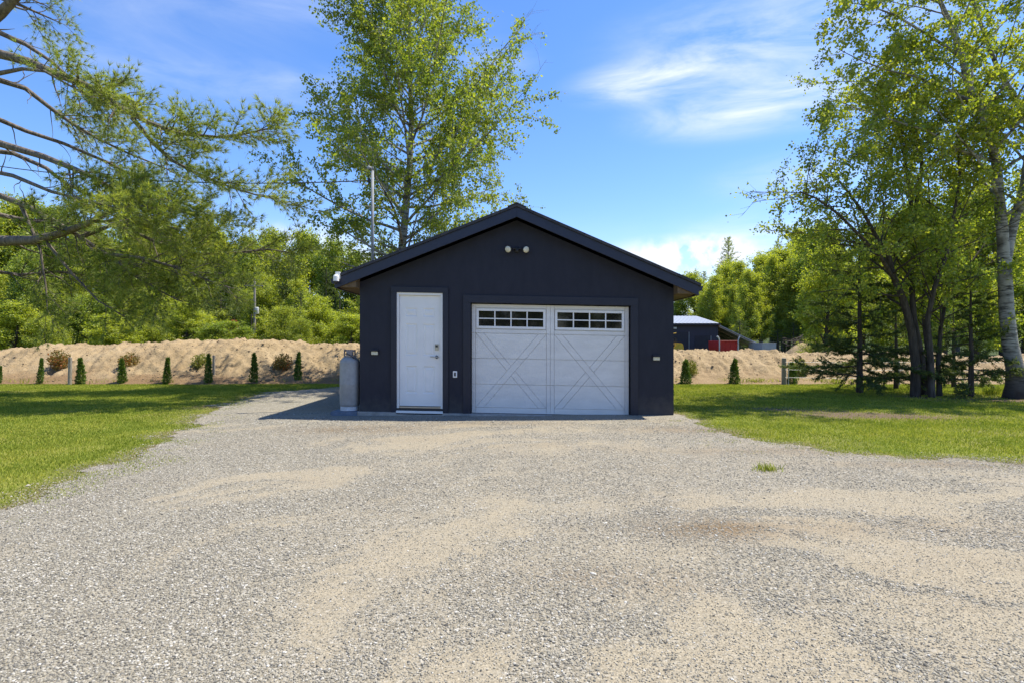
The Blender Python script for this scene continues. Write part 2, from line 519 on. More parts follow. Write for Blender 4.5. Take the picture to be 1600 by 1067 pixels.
def wall_mat():
    """dark navy painted render, faint vertical brush marks and a few paint chips"""
    m, N, L, out = new_mat('navy_wall_paint')
    p = N.new('ShaderNodeBsdfPrincipled'); p.inputs['Roughness'].default_value = 0.62; p.inputs['Specular IOR Level'].default_value = 0.35
    tc = N.new('ShaderNodeTexCoord')
    mp = N.new('ShaderNodeMapping'); mp.inputs['Scale'].default_value = (2.2, 2.2, 0.7); L.new(tc.outputs['Object'], mp.inputs['Vector'])
    n1 = noise_node(N, L, mp.outputs[0], 2.5, 6, 0.65)
    n2 = noise_node(N, L, tc.outputs['Object'], 90, 3)
    c = ramp(N, [(0.28, (0.0125, 0.0135, 0.024)), (0.5, (0.0165, 0.0175, 0.029)), (0.72, (0.0205, 0.0215, 0.034))])
    L.new(n1.outputs['Fac'], c.inputs['Fac'])
    n3 = noise_node(N, L, tc.outputs['Object'], 13, 6, 0.75)
    ch = ramp(N, [(0.775, (0, 0, 0)), (0.80, (1, 1, 1))]); L.new(n3.outputs['Fac'], ch.inputs['Fac'])
    mm = N.new('ShaderNodeMixRGB'); L.new(ch.outputs[0], mm.inputs['Fac']); L.new(c.outputs[0], mm.inputs[1]); mm.inputs[2].default_value = (0.35, 0.35, 0.37, 1)
    sx = N.new('ShaderNodeSeparateXYZ'); L.new(tc.outputs['Object'], sx.inputs[0])
    n5 = noise_node(N, L, tc.outputs['Object'], 7, 5, 0.7)
    h1 = N.new('ShaderNodeMath'); h1.operation = 'MULTIPLY_ADD'; L.new(n5.outputs['Fac'], h1.inputs[0]); h1.inputs[1].default_value = -0.7; L.new(sx.outputs[2], h1.inputs[2])
    hr = N.new('ShaderNodeMapRange'); L.new(h1.outputs[0], hr.inputs['Value']); hr.inputs['From Min'].default_value = 0.05; hr.inputs['From Max'].default_value = -0.40; hr.inputs['To Max'].default_value = 0.45
    md = N.new('ShaderNodeMixRGB'); L.new(hr.outputs[0], md.inputs['Fac']); L.new(mm.outputs[0], md.inputs[1]); md.inputs[2].default_value = (0.11, 0.10, 0.085, 1)
    L.new(md.outputs[0], p.inputs['Base Color'])
    b = N.new('ShaderNodeBump'); b.inputs['Strength'].default_value = 0.35; b.inputs['Distance'].default_value = 0.006
    L.new(n2.outputs['Fac'], b.inputs['Height']); L.new(b.outputs[0], p.inputs['Normal'])
    L.new(p.outputs[0], out.inputs['Surface'])
    return m


def shingle_mat():
    m, N, L, out = new_mat('dark_shingle')
    p = N.new('ShaderNodeBsdfPrincipled'); p.inputs['Roughness'].default_value = 0.9
    tc = N.new('ShaderNodeTexCoord')
    br = N.new('ShaderNodeTexBrick'); br.inputs['Scale'].default_value = 3.2
    br.inputs['Color1'].default_value = (0.03, 0.032, 0.04, 1); br.inputs['Color2'].default_value = (0.055, 0.055, 0.065, 1); br.inputs['Mortar'].default_value = (0.012, 0.012, 0.014, 1)
    br.inputs['Mortar Size'].default_value = 0.012
    L.new(tc.outputs['Object'], br.inputs['Vector'])
    L.new(br.outputs[0], p.inputs['Base Color'])
    L.new(p.outputs[0], out.inputs['Surface'])
    return m


def glass_mat(name='dark_window_glass'):
    m, N, L, out = new_mat(name)
    p = N.new('ShaderNodeBsdfPrincipled'); p.inputs['Roughness'].default_value = 0.04
    p.inputs['Specular IOR Level'].default_value = 0.5
    n = N.new('ShaderNodeTexNoise'); n.inputs['Scale'].default_value = 3
    r = ramp(N, [(0.3, (0.008, 0.008, 0.009)), (0.7, (0.014, 0.013, 0.012))]); L.new(n.outputs['Fac'], r.inputs['Fac'])
    L.new(r.outputs[0], p.inputs['Base Color'])
    L.new(p.outputs[0], out.inputs['Surface'])
    return m


def stone_mat():
    m, N, L, out = new_mat('loose_stone')
    p = N.new('ShaderNodeBsdfPrincipled'); p.inputs['Roughness'].default_value = 0.85; p.inputs['Specular IOR Level'].default_value = 0.25
    g = N.new('ShaderNodeNewGeometry')
    r = ramp(N, [(0, (0.07, 0.065, 0.058)), (0.10, (0.16, 0.15, 0.13)), (0.4, (0.255, 0.23, 0.182)), (0.85, (0.335, 0.305, 0.246)), (1, (0.52, 0.495, 0.45))])
    L.new(g.outputs['Random Per Island'], r.inputs['Fac'])
    L.new(r.outputs[0], p.inputs['Base Color'])
    L.new(p.outputs[0], out.inputs['Surface'])
    return m


M = {}
M['ground'] = ground_mat(); M['gravel'] = gravel_mat(); M['sand'] = sand_mat(); M['wall'] = wall_mat()
M['shingle'] = shingle_mat(); M['glass'] = glass_mat(); M['stone'] = stone_mat()
M['navy'] = plain('navy_trim_paint', (0.018, 0.020, 0.033), 0.5, 0.4, var=0.12, scale=5, bump=0.15)
M['fascia'] = plain('navy_fascia', (0.022, 0.026, 0.048), 0.45, 0.45, var=0.1, scale=4)
M['soffit'] = plain('soffit_wood', (0.13, 0.088, 0.05), 0.8, var=0.25, stretch=(2, 14, 2))
M['white'] = plain('white_paint', (0.79, 0.775, 0.75), 0.42, 0.4, var=0.04, scale=3, bump=0.06)
M['doorw'] = plain('garage_door_white', (0.72, 0.70, 0.665), 0.45, 0.4, var=0.07, scale=2.5, bump=0.1, bscale=160, stretch=(1, 1, 3))
M['metal'] = plain('brushed_metal', (0.45, 0.44, 0.42), 0.35, metal=0.9)
M['dark'] = plain('dark_metal', (0.03, 0.03, 0.032), 0.5)
M['galv'] = plain('galvanised_steel', (0.24, 0.245, 0.25), 0.7, metal=0.0, var=0.2)
M['concrete'] = plain('concrete', (0.336, 0.312, 0.280), 0.9, var=0.25, scale=8, bump=0.4)
M['lamp'] = plain('lamp_lens', (0.640, 0.608, 0.480), 0.35, var=0.12, scale=40)
M['tank'] = plain('tank_grey_paint', (0.30, 0.295, 0.285), 0.5, var=0.14, scale=9, bump=0.06, bscale=90)
M['tankfoot'] = plain('tank_foot_paint', (0.496, 0.512, 0.528), 0.6, var=0.25, scale=18)
M['collar'] = plain('tank_collar_rust', (0.30, 0.26, 0.24), 0.7, var=0.4, scale=14)
M['slate'] = plain('blue_grey_paver', (0.13, 0.16, 0.21), 0.85, var=0.2, scale=12)
M['post'] = plain('weathered_post', (0.30, 0.26, 0.22), 0.9, var=0.35, stretch=(8, 8, 1), bump=0.4)
M['wire'] = plain('wire_grey', (0.22, 0.22, 0.23), 0.5, metal=0.6)
M['cable'] = plain('black_cable', (0.03, 0.03, 0.03), 0.6)
M['red'] = plain('red_paint', (0.55, 0.035, 0.03), 0.45, var=0.15)
M['yellow'] = plain('machine_yellow', (0.62, 0.40, 0.04), 0.5, var=0.2)
M['barnwall'] = plain('dark_barn_steel', (0.030, 0.034, 0.055), 0.5, var=0.2, stretch=(10, 10, 0.1))
M['barndoor'] = plain('barn_door_steel', (0.022, 0.024, 0.036), 0.5, var=0.2)
M['barnroof'] = plain('pale_metal_roof', (0.400, 0.416, 0.448), 0.45, metal=0.2, var=0.12, stretch=(12, 0.2, 0.2))
M['offwhite'] = plain('offwhite_sheet', (0.528, 0.520, 0.496), 0.5)
M['clod'] = plain('dark_clod', (0.19, 0.135, 0.083), 0.95, var=0.35, scale=5)
M['dandelion'] = plain('dandelion_yellow', (0.55, 0.42, 0.04), 0.8)
M['deadred'] = leaf_mat('rust_needles', (0.20, 0.05, 0.02), (0.30, 0.085, 0.03), (0.36, 0.14, 0.05), 0.3)
M['birchbark'] = bark_mat('birch_bark', (0.05, 0.045, 0.04), (0.36, 0.335, 0.30), True)
M['bark'] = bark_mat('dark_bark', (0.035, 0.028, 0.022), (0.13, 0.105, 0.085))
M['pinebark'] = bark_mat('pine_bark', (0.055, 0.045, 0.038), (0.24, 0.20, 0.165))
M['birchleaf'] = leaf_mat('birch_leaf', (0.10, 0.15, 0.014), (0.21, 0.27, 0.028), (0.37, 0.38, 0.06), 0.53, tmul=1.55)
M['rightleaf'] = leaf_mat('right_tree_leaf', (0.11, 0.16, 0.013), (0.23, 0.275, 0.025), (0.40, 0.40, 0.055), 0.55, tmul=1.6)  # leaf colour of the right birch and the multi stemmed tree
M['woodleaf'] = leaf_mat('wood_leaf', (0.17, 0.22, 0.018), (0.32, 0.37, 0.032), (0.47, 0.46, 0.06), 0.52, tmul=1.45, clump=0.35)
M['woodleaf2'] = leaf_mat('wood_leaf_dark', (0.11, 0.17, 0.018), (0.21, 0.275, 0.03), (0.36, 0.38, 0.05), 0.5, tmul=1.45, clump=0.35)
M['limeleaf'] = leaf_mat('lime_leaf', (0.17, 0.22, 0.015), (0.29, 0.33, 0.03), (0.40, 0.39, 0.05), 0.48, tmul=1.5, clump=0.4)
M['needle'] = leaf_mat('pine_needle', (0.12, 0.165, 0.026), (0.23, 0.28, 0.05), (0.40, 0.41, 0.09), 0.5, tmul=1.5)
M['spruce'] = leaf_mat('spruce_needle', (0.045, 0.075, 0.018), (0.095, 0.135, 0.028), (0.19, 0.22, 0.05), 0.35, tmul=1.4)
M['cedar'] = leaf_mat('cedar_scale', (0.046, 0.091, 0.013), (0.091, 0.156, 0.019), (0.182, 0.234, 0.039), 0.25, tmul=1.4, clump=3)
M['redshrub'] = leaf_mat('russet_leaf', (0.110, 0.110, 0.022), (0.220, 0.154, 0.033), (0.462, 0.143, 0.050), 0.4, tmul=1.3, clump=2.5)
M['yelshrub'] = leaf_mat('yellow_green_leaf', (0.12, 0.14, 0.02), (0.22, 0.22, 0.04), (0.3, 0.27, 0.05), 0.4, tmul=1.3, clump=2.5)
M['grass'] = leaf_mat('grass_blade', (0.12, 0.175, 0.025), (0.27, 0.315, 0.05), (0.46, 0.44, 0.10), 0.4, gloss=0.0, tmul=1.2, clump=1.1)

# ------------------------------------------------------------------ ground, driveway, mound
DRIVE = np.array([G(0, 803), G(60, 778), G(130, 745), G(200, 715), G(262, 685), G(305, 662), G(335, 632), G(420, 613), G(480, 608), G(535, 604), (-3.2, 18.4), (-2.6, 18.4), (-2.6, 14),
                  (3.0, 14), (3.0, 10.6), G(1092, 665), G(1135, 679), G(1180, 690), G(1300, 704), G(1450, 712), G(1600, 721), (9, 6.2), (16, 5.6), (16, -9), (-7, -9), (-5.2, 1.5), (-4.4, 3.4)])


def in_poly(x, y, poly):
    c = np.zeros(x.shape, bool)
    n = len(poly)
    for i in range(n):
        x0, y0 = poly[i]; x1, y1 = poly[(i + 1) % n]
        hit = ((y0 > y) != (y1 > y)) & (x < (x1 - x0) * (y - y0) / (y1 - y0 + 1e-12) + x0)
        c ^= hit
    return c


def edge_dist(x, y, poly):
    """signed: positive inside"""
    d = np.full(x.shape, 1e9)
    n = len(poly)
    for i in range(n):
        a = poly[i]; b = poly[(i + 1) % n]
        ab = b - a
        t = np.clip(((x - a[0]) * ab[0] + (y - a[1]) * ab[1]) / (ab @ ab), 0, 1)
        d = np.minimum(d, np.hypot(x - a[0] - t * ab[0], y - a[1] - t * ab[1]))
    return np.where(in_poly(x, y, poly), d, -d)


def drive_sd(x, y):
    return edge_dist(x, y, DRIVE) + (fbm(x * 1.3, y * 1.3, 4) - 0.5) * 0.9 + (fbm(x * 7, y * 7, 2) - 0.5) * 0.18


def gauss_spot(x, y, px, py, wx, wy):
    c = G(px, py)
    return np.exp(-((x - c[0]) / wx) ** 2 - ((y - c[1]) / wy) ** 2)


def sand_amt(x, y):
    """share of bare sandy fines: wheel tracks curving round the turning area, plus worn patches"""
    cx, cy = 3.0, 0.2
    r = np.hypot(x - cx, y - cy); th = np.arctan2(y - cy, x - cx)
    r = r + (fbm(x * 0.6 + 5, y * 0.6, 4) - 0.5) * 2.0
    t = fbm(r * 2.7 + 40, th * 1.9 + 20, 5, 0.6)
    s = sstep(0.45, 0.66, t) * 0.80 * sstep(0.32, 0.60, fbm(x * 0.9 + 50, y * 0.9 + 7, 4, 0.6))
    big = fbm(x * 0.45 + 11, y * 0.45 + 3, 4)
    s = s * (0.35 + 0.9 * sstep(0.35, 0.65, big))
    side = sstep(-4.0, 2.0, x + 0.1 * y)
    s = s * (0.6 + 0.65 * side) + 0.20 * side + 0.22 * sstep(0.5, 0.75, fbm(x * 1.7 + 31, y * 1.7 + 8, 3)) * side
    w = 0.5 + 0.9 * fbm(x * 3, y * 3, 3)
    s += w * (0.45 * gauss_spot(x, y, 640, 855, 0.45, 0.55) + 0.4 * gauss_spot(x, y, 760, 790, 0.4, 0.35) + 0.4 * gauss_spot(x, y, 1010, 870, 0.45, 0.3))
    s += w * (0.4 * gauss_spot(x, y, 1060, 950, 0.3, 0.25) + 0.35 * gauss_spot(x, y, 500, 940, 0.2, 0.35) + 0.4 * gauss_spot(x, y, 1340, 780, 1.2, 0.25) + 0.3 * gauss_spot(x, y, 1560, 1020, 0.4, 0.3))
    return np.clip(s * (0.55 + 0.9 * fbm(x * 4 + 3, y * 4, 3)), 0, 0.75)


def stain_amt(x, y):
    s = 1.1 * gauss_spot(x, y, 1110, 830, 0.45, 0.22) + 0.7 * gauss_spot(x, y, 1075, 672, 0.9, 0.35) + 0.7 * gauss_spot(x, y, 560, 672, 1.1, 0.45) + 0.5 * gauss_spot(x, y, 760, 662, 1.2, 0.3) + 0.5 * gauss_spot(x, y, 1250, 706, 1.4, 0.25) + 0.5 * gauss_spot(x, y, 1480, 728, 1.2, 0.2)
    s += 0.4 * gauss_spot(x, y, 960, 910, 0.5, 0.2) + 0.3 * gauss_spot(x, y, 1380, 830, 1.2, 0.25)
    s = s * (0.3 + 1.2 * fbm(x * 6, y * 6, 3))
    return np.clip(s + 0.10 * sstep(0.55, 0.8, fbm(x * .8, y * 2, 4)), 0, 1)


def bare_amt(x, y):
    b = sstep(-0.55, 0.15, drive_sd(x, y)) * 0.8
    b = b + 1.3 * gauss_spot(x, y, 1390, 650, 1.7, 0.55) + 0.7 * gauss_spot(x, y, 1240, 640, 1.1, 0.5) + 0.5 * gauss_spot(x, y, 20, 612, 1.0, 0.5)
    b = b + 0.9 * gauss_spot(x, y, 1560, 625, 2.5, 0.7) + 0.6 * gauss_spot(x, y, 1450, 618, 2.5, 0.8)
    b = b * (0.4 + 1.1 * fbm(x * 2.5, y * 2.5, 4)) + 0.25 * sstep(0.6, 0.75, fbm(x * 0.9 + 3, y * 0.9, 4))
    return np.clip(b, 0, 1)


def terrain_z(x, y):
    hill = sstep(70, 200, y) * (3 + 9 * sstep(30, 90, x))
    roll = (fbm(x * 0.05, y * 0.05, 3) - 0.5) * 3 * sstep(40, 80, y)
    return hill + roll


def build_ground():
    def axis(lo, hi, step, outs):
        mid = np.arange(lo, hi + 1e-6, step)
        return np.concatenate([-np.array(outs)[::-1] + lo, mid, np.array(outs) + hi])
    xs = axis(-20, 20, 0.2, [1, 3, 6, 10, 15, 22, 30, 40, 55, 75, 100, 150, 220, 320])
    ys = np.concatenate([[-320, -220, -150, -100, -60, -40, -25, -15, -9, -5, -2], np.arange(0, 24, 0.2), np.arange(24, 60, 2), np.arange(60, 160, 6), [180, 220, 280, 350]])
    X, Y = np.meshgrid(xs, ys)
    Z = terrain_z(X, Y)
    nx, ny = len(xs), len(ys)
    V = np.stack([X, Y, Z], -1).reshape(-1, 3)
    i = np.arange(ny - 1)[:, None] * nx; k = np.arange(nx - 1)[None, :]
    Fq = np.stack([i + k, i + k + 1, i + nx + k + 1, i + nx + k], -1).reshape(-1, 4)
    o = mesh_np('ground', V, [Fq], M['ground'], smooth=True,
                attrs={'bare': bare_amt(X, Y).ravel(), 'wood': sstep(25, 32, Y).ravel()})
    tag(o, kind='structure')


def build_drive():
    s = 0.06
    xs = np.arange(-8, 16.01, s); ys = np.concatenate([np.arange(-9, 1.2, 0.3), np.arange(1.2, 18.6, s)])
    X, Y = np.meshgrid(xs, ys)
    sd_ = drive_sd(X, Y)
    Z = 0.006 + 0.03 * sstep(0, 1.2, sd_) * (fbm(X * 0.7, Y * 0.7, 4))
    Z = Z * (1 - 0.9 * sstep(9.6, 10.4, Y) * (np.abs(X) < 3.4))
    nx, ny = len(xs), len(ys)
    i = np.arange(ny - 1)[:, None] * nx; k = np.arange(nx - 1)[None, :]
    Fq = np.stack([i + k, i + k + 1, i + nx + k + 1, i + nx + k], -1).reshape(-1, 4)
    ok = (sd_ > 0).ravel()
    keep = ok[Fq].sum(1) >= 3
    Fq = Fq[keep]
    use = np.unique(Fq)
    re = np.full(nx * ny, -1); re[use] = np.arange(len(use))
    V = np.stack([X, Y, Z], -1).reshape(-1, 3)[use]
    x, y = X.ravel()[use], Y.ravel()[use]
    o = mesh_np('driveway', V, [re[Fq]], M['gravel'], smooth=True, attrs={'sand': sand_amt(x, y), 'stain': stain_amt(x, y)})
    tag(o, kind='structure')


def build_stones():
    n = 420000
    r = np.random.default_rng(5)
    # more stones close by, inside a generous view wedge
    Y = 1.5 * (11.0 / 1.5) ** (r.random(n) ** 0.85)
    X = (r.random(n) * 2 - 1) * (Y * 0.95 + 0.6)
    d = drive_sd(X, Y)
    s = sand_amt(X, Y)
    ok = (d > 0.02 - 0.45 * r.random(n) ** 2) & (r.random(n) > s * 0.75) & ~((Y > 10.3) & (np.abs(X) < 3.4)) & (r.random(n) < 0.35 + 0.9 * fbm(X * 1.5, Y * 1.5, 3))
    X, Y = X[ok], Y[ok]; n = len(X)
    base = np.array([[1, 0, 0], [0, 1, 0], [-1, 0, 0], [0, -1, 0], [0, 0, 1], [0, 0, -.6]], float)
    base8 = np.concatenate([base, np.array([[.62, .62, .45], [-.62, .62, .45], [-.62, -.62, .45], [.62, -.62, .45]])])
    fc = np.array([[0, 6, 4], [6, 1, 4], [1, 7, 4], [7, 2, 4], [2, 8, 4], [8, 3, 4], [3, 9, 4], [9, 0, 4], [0, 1, 6], [1, 2, 7], [2, 3, 8], [3, 0, 9]])
    size = (0.0026 + 0.0052 * r.random(n) ** 2.4 + 0.0006 * Y * r.random(n)) * np.where(r.random(n) < s[ok] * 1.3, 0.62, 1.0)
    size[r.random(n) < 0.006] *= 1.7
    v = base8[None] * (0.7 + 0.6 * r.random((n, 10, 3)))
    v *= np.stack([size * (0.8 + .6 * r.random(n)), size * (0.7 + .4 * r.random(n)), size * (0.45 + .35 * r.random(n))], -1)[:, None, :]
    a = r.random(n) * 6.283; c, s_ = np.cos(a)[:, None], np.sin(a)[:, None]
    x = v[..., 0] * c - v[..., 1] * s_; y = v[..., 0] * s_ + v[..., 1] * c
    dd = drive_sd(X, Y)
    zb = 0.006 + 0.03 * sstep(0, 1.2, dd) * fbm(X * 0.7, Y * 0.7, 4)
    V = np.stack([x + X[:, None], y + Y[:, None], v[..., 2] + zb[:, None] + 0.0015], -1).reshape(-1, 3)
    Fq = (np.arange(n)[:, None, None] * 10 + fc[None]).reshape(-1, 3)
    o = mesh_np('gravel_stones', V, [Fq], M['stone'])
    tag(o, 'loose grey crushed stones strewn over the driveway', 'gravel', kind='stuff')


def blades(X, Y, Z, h, w, r, mat, name):
    n = len(X)
    a = r.random(n) * 6.283
    lean = h * (0.15 + 0.75 * r.random(n)); la = r.random(n) * 6.283
    dx, dy = np.cos(a) * w / 2, np.sin(a) * w / 2
    lx, ly = np.cos(la) * lean, np.sin(la) * lean
    b0 = np.stack([X - dx, Y - dy, Z], -1); b1 = np.stack([X + dx, Y + dy, Z], -1)
    m0 = np.stack([X - dx * .75 + lx * .4, Y - dy * .75 + ly * .4, Z + h * .6], -1); m1 = np.stack([X + dx * .75 + lx * .4, Y + dy * .75 + ly * .4, Z + h * .6], -1)
    t = np.stack([X + lx, Y + ly, Z + h * 0.95], -1)
    V = np.stack([b0, b1, m1, m0, t], 1).reshape(-1, 3)
    i = np.arange(n)[:, None] * 5
    return mesh_np(name, V, [i + np.array([[0, 1, 2, 3]]), i + np.array([[3, 2, 4]])], mat)


def build_grass():
    r = np.random.default_rng(9)
    n = 850000
    Y = 4.0 + 15.6 * r.random(n) ** 0.85
    X = (r.random(n) * 2 - 1) * (Y * 0.98 + 0.8)
    d = drive_sd(X, Y)
    b = bare_amt(X, Y)
    dens = np.clip(1 - 0.88 * b, 0, 1) * (0.45 + 0.8 * fbm(X * 2, Y * 2, 3))
    dens = np.where(d > 0, 0.9 * np.exp(-d / 0.38) * sstep(0.45, 0.62, fbm(X * 2.4, Y * 2.4, 3)), dens)
    dens = np.where((X > -3.1) & (X < 3.15) & (Y > 10.4) & (Y < 18), 0, dens)
    ok = r.random(n) < dens
    X, Y = X[ok], Y[ok]; d = d[ok]; n = len(X)
    h = (0.014 + 0.024 * r.random(n)) * (0.6 + 0.9 * fbm(X * 0.8, Y * 0.8, 3)) * np.where(d > -0.4, 0.7, 1)
    w = 0.004 + 0.0005 * Y
    o = blades(X, Y, np.zeros(n), h, w, r, M['grass'], 'grass')
    tag(o, 'mown green grass of the lawns on both sides of the drive', 'grass', kind='stuff')
    # long rough grass at the mound's foot
    n = 16000
    X = (r.random(n) * 2 - 1) * 20; Y = 19.0 + 0.55 * r.random(n) + (fbm(X * .5, X * 0 + 2, 3) - .5) * .8
    ok = (r.random(n) < 0.25 + (X > 3) * 0.6) & (fbm(X * 1.2, Y * 1.2, 2) > 0.42)
    X, Y = X[ok], Y[ok]; n = len(X)
    o = blades(X, Y, np.zeros(n), 0.08 + 0.16 * r.random(n), np.full(n, 0.02), r, M['grass'], 'rough_grass')
    tag(o, 'longer rough grass along the foot of the sand mound', 'grass', kind='stuff')


def mound_z(X, Y):
    # crest follows the photograph's skyline of the berm
    cz = np.interp(X, [-26, -20.5, -19.2, -17.5, -15, -12.5, -9, -6, 0, 6, 10, 14, 18, 26], [0.5, 0.75, 1.05, 1.28, 1.30, 1.45, 1.36, 1.30, 1.2, 0.98, 0.98, 0.92, 0.85, 0.85])
    cz = cz + (fbm(X * 0.45, X * 0 + 4.4, 3) - 0.5) * 0.42 + (fbm(X * 2.3, X * 0 + 1.1, 2) - 0.5) * 0.10
    f = 18.75 + (fbm(X * 0.4, X * 0 + 9, 2) - 0.5) * 0.5
    up = sstep(0, 1, np.clip((Y - f) / 3.2, 0, 1)) ** 0.8
    dn = 1 - sstep(23.4, 27, Y)
    z = cz * up * dn
    rough = (fbm(X * 1.6, Y * 1.6, 5, 0.65) - 0.5) * 0.30 + (fbm(X * 7, Y * 7, 4, 0.8) - 0.5) * 0.17 + sstep(0.62, 0.75, fbm(X * 5 + 3, Y * 5, 2)) * 0.05 + np.abs(fbm(X * 2.2 + 7, Y * 0.5, 4, 0.6) - 0.5) * -0.45
    return z + rough * sstep(0.02, 0.5, z) - 0.02 * (1 - sstep(0, 0.05, z))


def build_mound():
    xs = np.arange(-27, 27.01, 0.06); ys = np.concatenate([np.arange(18.2, 23.6, 0.06), np.arange(23.6, 27.6, 0.25)])
    X, Y = np.meshgrid(xs, ys)
    Z = mound_z(X, Y)
    nx, ny = len(xs), len(ys)
    V = np.stack([X, Y, Z], -1).reshape(-1, 3)
    i = np.arange(ny - 1)[:, None] * nx; k = np.arange(nx - 1)[None, :]
    Fq = np.stack([i + k, i + k + 1, i + nx + k + 1, i + nx + k], -1).reshape(-1, 4)
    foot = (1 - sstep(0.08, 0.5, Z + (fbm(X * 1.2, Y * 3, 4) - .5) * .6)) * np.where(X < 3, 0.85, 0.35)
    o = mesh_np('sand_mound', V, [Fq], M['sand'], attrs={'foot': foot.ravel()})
    tag(o, kind='structure')


build_ground(); build_drive(); build_mound()


# ------------------------------------------------------------------ garage
SH = 0.0195          # the building has settled towards the right


def build_garage():
    GX, GY = 0.09, 10.84
    root = thing('garage', (GX, GY, 0), 'dark navy gabled garage with white entry door and white carriage style overhead door', 'garage')
    def sh(mb, name, mat, parent=root, **k): return mb.build(name, mat, parent, shear=SH, **k)
    hw = 2.99                                  # half width of the walls
    D = 7.4                                    # depth
    ez = 2.62                                  # where the wall meets the roof underside
    slope = 0.413
    T = 0.15
    # openings, local x
    d0, d1, dz = -2.285, -1.407, 2.285         # entry opening
    g0, g1, gz = -0.875, 2.165, 2.115          # overhead opening
    pk = 3.70                                  # underside of roof at peak
    def rz(x): return pk - slope * abs(x)
    w = MB(); bm = w.bm
    def cell(poly):
        bm.faces.new([bm.verts.new((p[0], 0, p[1])) for p in poly])
    zb = -0.12
    cell([(-hw, zb), (d0, zb), (d0, dz), (-hw, dz)])
    cell([(d1, zb), (g0, zb), (g0, gz), (d1, gz)]); cell([(d1, gz), (g0, gz), (g0, dz), (d1, dz)])
    cell([(g0, gz), (g1, gz), (g1, dz), (g0, dz)])
    cell([(g1, zb), (hw, zb), (hw, gz), (g1, gz)]); cell([(g1, gz), (hw, gz), (hw, dz), (g1, dz)])
    cell([(-hw, dz), (d0, dz), (d1, dz), (g0, dz), (g1, dz), (hw, dz), (hw, rz(hw)), (0, pk), (-hw, rz(hw))])
    bmesh.ops.remove_doubles(bm, verts=bm.verts, dist=1e-4)
    ex = bmesh.ops.extrude_face_region(bm, geom=list(bm.faces))
    for v in ex['geom']:
        if isinstance(v, bmesh.types.BMVert): v.co.y += T
    # side and back walls butt against the front wall
    w.box(-hw, -hw + T, T, D - T, zb, rz(hw)); w.box(hw - T, hw, T, D - T, zb, rz(hw))
    w.prism([(-hw, zb), (hw, zb), (hw, rz(hw)), (0, pk), (-hw, rz(hw))], D - T, D)
    sh(w, 'wall', M['wall'])
    # foundation slab
    s = MB(); s.box(-hw - 0.05, hw + 0.06, -0.06, D + 0.05, -0.3, -0.005 + 0.02)
    s.box(g0 - 0.02, g1 + 0.02, -0.16, -0.063, -0.3, 0.012)
    s.box(g1 + 0.35, hw + 0.13, -0.13, -0.063, -0.3, -0.012)
    sh(s, 'foundation', M['concrete'], bevel=0.008)

    # roof: deck, boards, soffits
    ov, fo = 0.385, 0.30                        # eave and gable overhangs
    xe = hw + ov
    th = 0.05
    rf = MB()
    top = pk + 0.19
    for sgn in (-1, 1):
        P = [(0, top), (sgn * (xe + 0.03), top - slope * (xe + 0.03)), (sgn * (xe + 0.03), top - slope * (xe + 0.03) + th), (0, top + th)]
        rf.prism(P, -fo - 0.035, D + fo + 0.03)
    # ridge cap tabs
    y = -fo - 0.05
    while y < D + fo:
        rf.prism([(-0.17, top + th - 0.07 + 0.006), (0, top + th + 0.006), (0.17, top + th - 0.07 + 0.006), (0.17, top + th - 0.07 + 0.018), (0, top + th + 0.022), (-0.17, top + th - 0.07 + 0.018)], y, y + 0.295)
        y += 0.30
    roof = sh(rf, 'roof', M['shingle'])
    fa = MB()
    fh = 0.185
    for yy in (-fo, D + fo - 0.035):
        for sgn in (-1, 1):
            x1 = sgn * xe
            zt0, zt1 = top - 0.003, top - slope * xe - 0.003
            fa.prism([(0, zt0), (x1, zt1), (x1, zt1 - fh), (0, zt0 - fh)], yy, yy + 0.035)
    for sgn in (-1, 1):
        zt = top - slope * xe - 0.004
        a, b = sorted((sgn * (xe - 0.03), sgn * (xe - 0.001)))
        fa.box(a, b, -fo + 0.037, D + fo - 0.037, zt - fh + 0.005, zt - 0.01)
    sh(fa, 'fascia', M['fascia'], roof, bevel=0.003, seg=1)
    sf = MB()
    for sgn in (-1, 1):
        zt = top - slope * xe - fh + 0.03
        a, b = sorted((sgn * (hw + 0.003), sgn * (xe - 0.033)))
        sf.box(a, b, 0.01, D + fo - 0.04, zt - 0.012, zt)
        # boxed return closing the eave end under the rake
        zt2 = top - slope * hw - 0.03
        sf.prism([(sgn * (hw + 0.0), zt + 0.003), (sgn * (xe - 0.035), zt + 0.003), (sgn * (xe - 0.035), zt + 0.10), (sgn * (hw + 0.0), zt2)], -fo + 0.04, 0.006)
        # sloping soffit under the gable overhang
        P = [(0, top - 0.06), (sgn * (hw - 0.003), top - 0.06 - slope * (hw - 0.003)), (sgn * (hw - 0.003), top - 0.045 - slope * (hw - 0.003)), (0, top - 0.045)]
        sf.prism(P, -fo + 0.038, -0.003)
    sh(sf, 'soffit', M['soffit'], roof)
    for sgn in (-1, 1):                          # gutter along both eaves
        gt = MB()
        zt = top - slope * xe + 0.005
        gt.prism([(sgn * (xe + 0.002), zt - 0.10), (sgn * (xe + 0.06), zt - 0.10), (sgn * (xe + 0.09), zt - 0.015), (sgn * (xe + 0.002), zt - 0.015)], -fo + 0.03, D + fo - 0.03)
        sh(gt, 'gutter', M['fascia'], roof)

    # trims around openings
    t = MB()
    tw = 0.105
    for a, b, zt, bt in ((d0, d1, dz, 0.02), (g0, g1, gz, -0.03)):
        k = tw if a == d0 else 0.145
        t.box(a - k, a, -0.032, 0.05, bt - 0.06, zt); t.box(b, b + k, -0.032, 0.05, bt - 0.06, zt)
        t.box(a - k, b + k, -0.034, 0.05, zt, zt + k)
    sh(t, 'door_trim', M['navy'], bevel=0.004)

    # ---- entry door
    door = MB()
